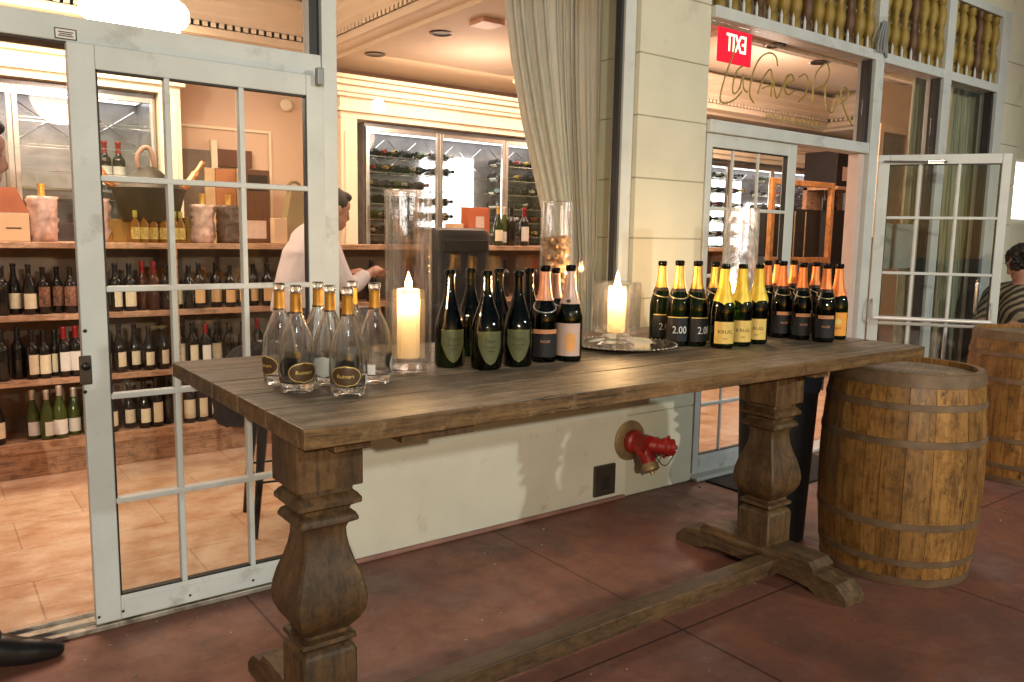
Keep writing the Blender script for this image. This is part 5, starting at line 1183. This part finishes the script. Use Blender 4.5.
def person(lab, base, J, yaw, hp_, shirt, hair='short', trousers=denim, hscale=1.0):
    """J: joints in world space"""
    t = thing('person', lab, 'person', base); inv = Matrix.Translation(-Vector(base))
    V = {k: Vector(v)-Vector(base) for k, v in J.items()}
    hd = V['head']; b = skinned([
        [(V['pelvis'], .135), (V['waist'], .12), (V['chest'], .145), (V['neck'], .075)], [(V['neck'], .062), (V['neck']*.4+hd*.6+Vector((0, 0, -.03)), .056)],
        [(V['shL'], .062), (V['elL'], .044), (V['wrL'], .030)], [(V['shR'], .062), (V['elR'], .044), (V['wrR'], .030)], [(V['shL'], .07), (V['neck']*.7+V['chest']*.3, .075), (V['shR'], .07)],
        [(V['hipL'], .095), (V['knL'], .062), (V['anL'], .042)], [(V['hipR'], .095), (V['knR'], .062), (V['anR'], .042)]]
        + hand_chains(V['wrL'], V['wrL']-V['elL'], 1)+hand_chains(V['wrR'], V['wrR']-V['elR'], -1))
    M_ = head(b, hd, yaw, hp_, hscale); fuse(b, 'body', skin_m, t, .008); eyes(M_, t)
    b = skinned([[(V['pelvis'], .150), (V['waist'], .140), (V['chest'], .160), (V['neck']*.8+V['chest']*.2, .10)], [(V['shL'], .085), (V['neck']*.7+V['chest']*.3, .09), (V['shR'], .085)],
        [(V['shL'], .078), (V['elL'], .060), (V['elL']*.2+V['wrL']*.8, .046)], [(V['shR'], .078), (V['elR'], .060), (V['elR']*.2+V['wrR']*.8, .046)]])
    fuse(b, 'shirt', shirt, t, .014)
    b = skinned([[(V['pelvis'], .148), (V['pelvis']+Vector((0, 0, -.05)), .14)], [(V['hipL'], .112), (V['knL'], .078), (V['anL'], .060)], [(V['hipR'], .112), (V['knR'], .078), (V['anR'], .060)]]); fuse(b, 'trousers', trousers, t, .014)
    b = BM(); rr = random.Random(5)
    if hair == 'short':
        sphere(b, (-.022, 0, .045), (.103, .083, .098), M_); sphere(b, (-.05, 0, .0), (.075, .078, .07), M_); sphere(b, (.04, 0, .105), (.05, .06, .03), M_)
    else:
        for k in range(190):
            a = rr.uniform(0, 2*PI); e_ = rr.uniform(-.5, 1.4); sphere(b, (-.03+.10*math.cos(a)*math.cos(e_), .10*math.sin(a)*math.cos(e_), .03+.10*math.sin(e_)), rr.uniform(.014, .028), M_, 8)
        sphere(b, (-.03, 0, .03), (.10, .095, .10), M_)
    if hair == 'short': fuse(b, 'hair', hair_m, t, .009)
    else: obj('hair', b, hair_m, t, True)
    for an, nm in ((V['anL'], 'shoe'), (V['anR'], 'shoe')):
        fz = -V['anL'].z
        dx = Vector((math.cos(yaw), math.sin(yaw), 0)); a = Vector((an.x, an.y, 0)); b = skinned([[(a-dx*.06+Vector((0, 0, .05)), .048), (a+dx*.02+Vector((0, 0, .066)), .055), (a+dx*.09+Vector((0, 0, .045)), .048), (a+dx*.15+Vector((0, 0, .034)), .042), (a+dx*.20+Vector((0, 0, .026)), .030)]])
        for v in b.verts:
            if v.co.z < .004: v.co.z = .004
        fuse(b, nm, leather, t, .008)
    return t
person('person at the left edge in dark clothes, head turned right, one black shoe forward', (-.05, 3.12, 0.0),
 dict(pelvis=(-.16, 3.16, .95), waist=(-.15, 3.18, 1.12), chest=(-.10, 3.22, 1.34), neck=(.05, 3.27, 1.52), head=(.172, 3.30, 1.675), shL=(-.08, 3.42, 1.43), shR=(-.06, 3.05, 1.43), elL=(-.12, 3.47, 1.15), elR=(-.12, 3.02, 1.15), wrL=(-.03, 3.44, .93), wrR=(-.03, 3.06, .93),
  hipL=(-.16, 3.26, .90), hipR=(-.16, 3.06, .90), knL=(-.18, 3.26, .48), knR=(-.07, 3.02, .48), anL=(-.25, 3.26, .08), anR=(.105, 2.965, .08)), -.12, .18, black_cloth)
person('person in a white shirt leaning forward behind the door post inside the shop', (1.98, 4.8, 0.004),
 dict(pelvis=(1.88, 4.8, .95), waist=(1.90, 4.8, 1.10), chest=(1.97, 4.8, 1.28), neck=(2.01, 4.8, 1.46), head=(2.145, 4.78, 1.575), shL=(2.02, 5.0, 1.38), shR=(2.02, 4.62, 1.37), elL=(2.12, 5.03, 1.12), elR=(2.12, 4.55, 1.12), wrL=(2.32, 4.95, 1.16), wrR=(2.30, 4.62, 1.18),
  hipL=(1.88, 4.9, .90), hipR=(1.88, 4.7, .90), knL=(1.93, 4.9, .48), knR=(1.93, 4.7, .48), anL=(1.86, 4.9, .08), anR=(1.88, 4.7, .08)), 0.0, .3, shirt_m)
hx = at(1023, 264, d=6.1); bx, by = hx.x, hx.y
t3 = person('seated person with curly dark hair and a striped shirt at the right edge', (bx, by, 0.0),
 dict(pelvis=(bx+.05, by, .56), waist=(bx+.05, by, .74), chest=(bx+.02, by, .95), neck=(bx, by, 1.13), head=(bx-.03, by, hx.z), shL=(bx+.0, by-.19, 1.04), shR=(bx, by+.19, 1.04), elL=(bx-.08, by-.24, .80), elR=(bx-.08, by+.24, .80), wrL=(bx-.30, by-.14, .84), wrR=(bx-.30, by+.14, .84),
  hipL=(bx+.0, by-.1, .54), hipR=(bx, by+.1, .54), knL=(bx-.42, by-.12, .52), knR=(bx-.42, by+.12, .52), anL=(bx-.40, by-.12, .08), anR=(bx-.40, by+.12, .08)), PI-.9, .5, striped, 'curly')
t = thing('stool', 'dark stool under the seated person at the right edge', 'stool', (bx+.05, by, 0))
b = BM(); lathe(b, [(0, .395), (.17, .395), (.18, .405), (.17, .42), (0, .42)], 24); obj('seat', b, dark_metal, t, 40)
for a in range(4):
    b = BM(); a_ = a*PI/2+PI/4; tube(b, [(.12*math.cos(a_), .12*math.sin(a_), .395), (.18*math.cos(a_), .18*math.sin(a_), 0)], .012, 8); obj('leg', b, dark_metal, t, 40)

# ------------------------------------------------------------------ lamps
ly = 4.5
x0, x1 = ax(96, 20, ly), ax(192, 20, ly); zb = az(150, 38, ly)
t = thing('pendant_light', 'large glowing white box pendant light under the coffered ceiling', 'lamp', ((x0+x1)/2, ly, zb)); hw = (x1-x0)/2
b = BM(); lathe(b, [(0, .02), (hw*.7, .0), (hw*.92, .012), (hw*.96, .05), (hw*.96, .11), (hw*1.10, .125), (hw*1.17, .15), (hw*1.17, .19), (hw*1.10, .215), (hw*.96, .23), (hw*.93, .30), (hw*.9, .32), (0, .32)], 48, 0, .22)
obj('shade', b, emit('white_shade_glow', (1, .84, .66), 7), t, 50)
b = BM(); tube(b, [(0, .22, .30), (0, .22, 3.098-zb)], .01, 8); obj('rod', b, brass, t)
for k, (px, py) in enumerate(((441, 33), (375, 54), (820, 62), (775, 45))):
    q = at(px, py, z=zc-.002)
    t = thing('downlight', ['round recessed ceiling light nearer the curtain', 'round recessed ceiling light nearer the door post', 'round recessed ceiling light behind the lettering, right one', 'round recessed ceiling light behind the lettering, left one'][k], 'ceiling light', (q.x, q.y, zc))
    b = BM(); lathe(b, [(.055, -.001), (.075, -.001), (.078, -.006), (.07, -.010), (.055, -.006)], 28); obj('trim_ring', b, mat('bronze_trim', (.10, .06, .04), .4, .6), t, 40)
    b = BM(); lathe(b, [(0, -.002), (.054, -.002)], 28); obj('lens', b, mat('dim_lens', (.12, .09, .07), .3), t)
q = at(487, 21, z=zc-.002); b = BM(); box(b, q.x-.08, q.x+.08, q.y-.08, q.y+.08, zc-.03, zc-.001, bev=.004); tag(obj('ceiling_speaker', b, mat('peach_plastic', (.75, .45, .30), .5)), 'square peach ceiling box left of the curtain', 'speaker')
def area(name, loc, size, e, col, rot=(0, 0, 0), sy=None):
    l = bpy.data.lights.new(name, 'AREA'); l.energy = e; l.color = col; l.size = size
    if sy: l.shape = 'RECTANGLE'; l.size_y = sy
    o = bpy.data.objects.new(name, l); C.objects.link(o); o.location = loc; o.rotation_euler = rot; return o
warm = (1, .70, .53)
area('ceiling_lamp', (.6, 4.6, 2.9), 1.6, 26, warm, sy=1.0)
area('ceiling_lamp', (3.4, 4.6, 2.70), 1.2, 20, warm, sy=1.0)
area('ceiling_lamp', (6.4, 4.6, 2.9), 1.8, 34, (1, .68, .50), sy=1.0)
area('crown_wash_fill', (.5, 5.5, 2.72), 1.8, 34, (1, .74, .45), (math.radians(25), 0, 0), .2)  # fill without a fixture, added to brighten the mouldings over the left fridge
area('crown_wash_fill', (4.2, 5.5, 2.72), 2.8, 24, (1, .70, .45), (math.radians(25), 0, 0), .2)  # same added fill for the mouldings over the long fridge row

def point(name, loc, e, col, r):
    l = bpy.data.lights.new(name, 'POINT'); l.energy = e; l.color = col; l.shadow_soft_size = r
    o = bpy.data.objects.new(name, l); C.objects.link(o); o.location = loc
point('pendant_lamp', (1.0, 4.75, 2.45), 34, (1, .71, .54), .2)
point('ceiling_fill', (3.4, 5.0, 2.35), 12, (1, .70, .54), .2)  # bare point light added to brighten the ceiling and its mouldings
point('ceiling_fill', (6.2, 4.6, 2.5), 34, (1, .68, .52), .2)  # added fill under the second coffer, no lamp hangs there

# street lamps (outside the picture, behind the camera)
def spot(name, loc, target, e, col, r, angle=70, blend=.3):
    l = bpy.data.lights.new(name, 'SPOT'); l.energy = e; l.color = col; l.shadow_soft_size = r; l.spot_size = math.radians(angle); l.spot_blend = blend
    o = bpy.data.objects.new(name, l); C.objects.link(o); o.location = loc
    o.rotation_euler = (Vector(target)-Vector(loc)).to_track_quat('-Z', 'Y').to_euler(); return o
spot('street_lamp_light', (-2.2, -5.2, 3.1), (3.2, 3.0, .9), 980, (1, .89, .68), .055, 80)
spot('street_lamp_light', (5.6, -4.6, 3.3), (2.4, 3.0, .6), 470, (.95, 1, .88), .09, 80)
sun = bpy.data.lights.new('sun', 'SUN'); sun.energy = .24; sun.angle = math.radians(6); sun.color = (.84, .95, 1.0)
so = bpy.data.objects.new('sun', sun); C.objects.link(so)
sd = Vector((-.25, -.75, .55)).normalized()      # towards the light
so.rotation_euler = sd.to_track_quat('Z', 'Y').to_euler(); so.location = (0, -5, 5)
w = bpy.data.worlds.new('World'); S.world = w; w.use_nodes = True
n = w.node_tree; bg = n.nodes['Background']; sk = n.nodes.new('ShaderNodeTexSky'); sk.sky_type = 'NISHITA'; sk.sun_disc = False
sk.sun_elevation = math.radians(4); sk.sun_rotation = math.atan2(sd.x, sd.y)
n.links.new(sk.outputs[0], bg.inputs[0]); bg.inputs[1].default_value = .035

S.view_settings.view_transform = 'Standard'; S.view_settings.look = 'None'; S.view_settings.exposure = .58; S.view_settings.gamma = 1
S.render.engine = 'CYCLES'
cy = S.cycles; cy.use_denoising = True
try: cy.denoiser = 'OPENIMAGEDENOISE'
except Exception: pass
cy.max_bounces = 14; cy.transparent_max_bounces = 40; cy.glossy_bounces = 4; cy.diffuse_bounces = 4; cy.transmission_bounces = 14
cy.caustics_reflective = False; cy.caustics_refractive = False; cy.sample_clamp_indirect = 6
for mm in bpy.data.materials:
    if mm.name in ('candle_flame',): 
        try: mm.cycles.emission_sampling = 'NONE'
        except Exception: pass
for key, e in SMALL.items():
    if e[1]:
        for ch in list(e[0].children_recursive): bpy.data.objects.remove(ch)
        bpy.data.objects.remove(e[0])
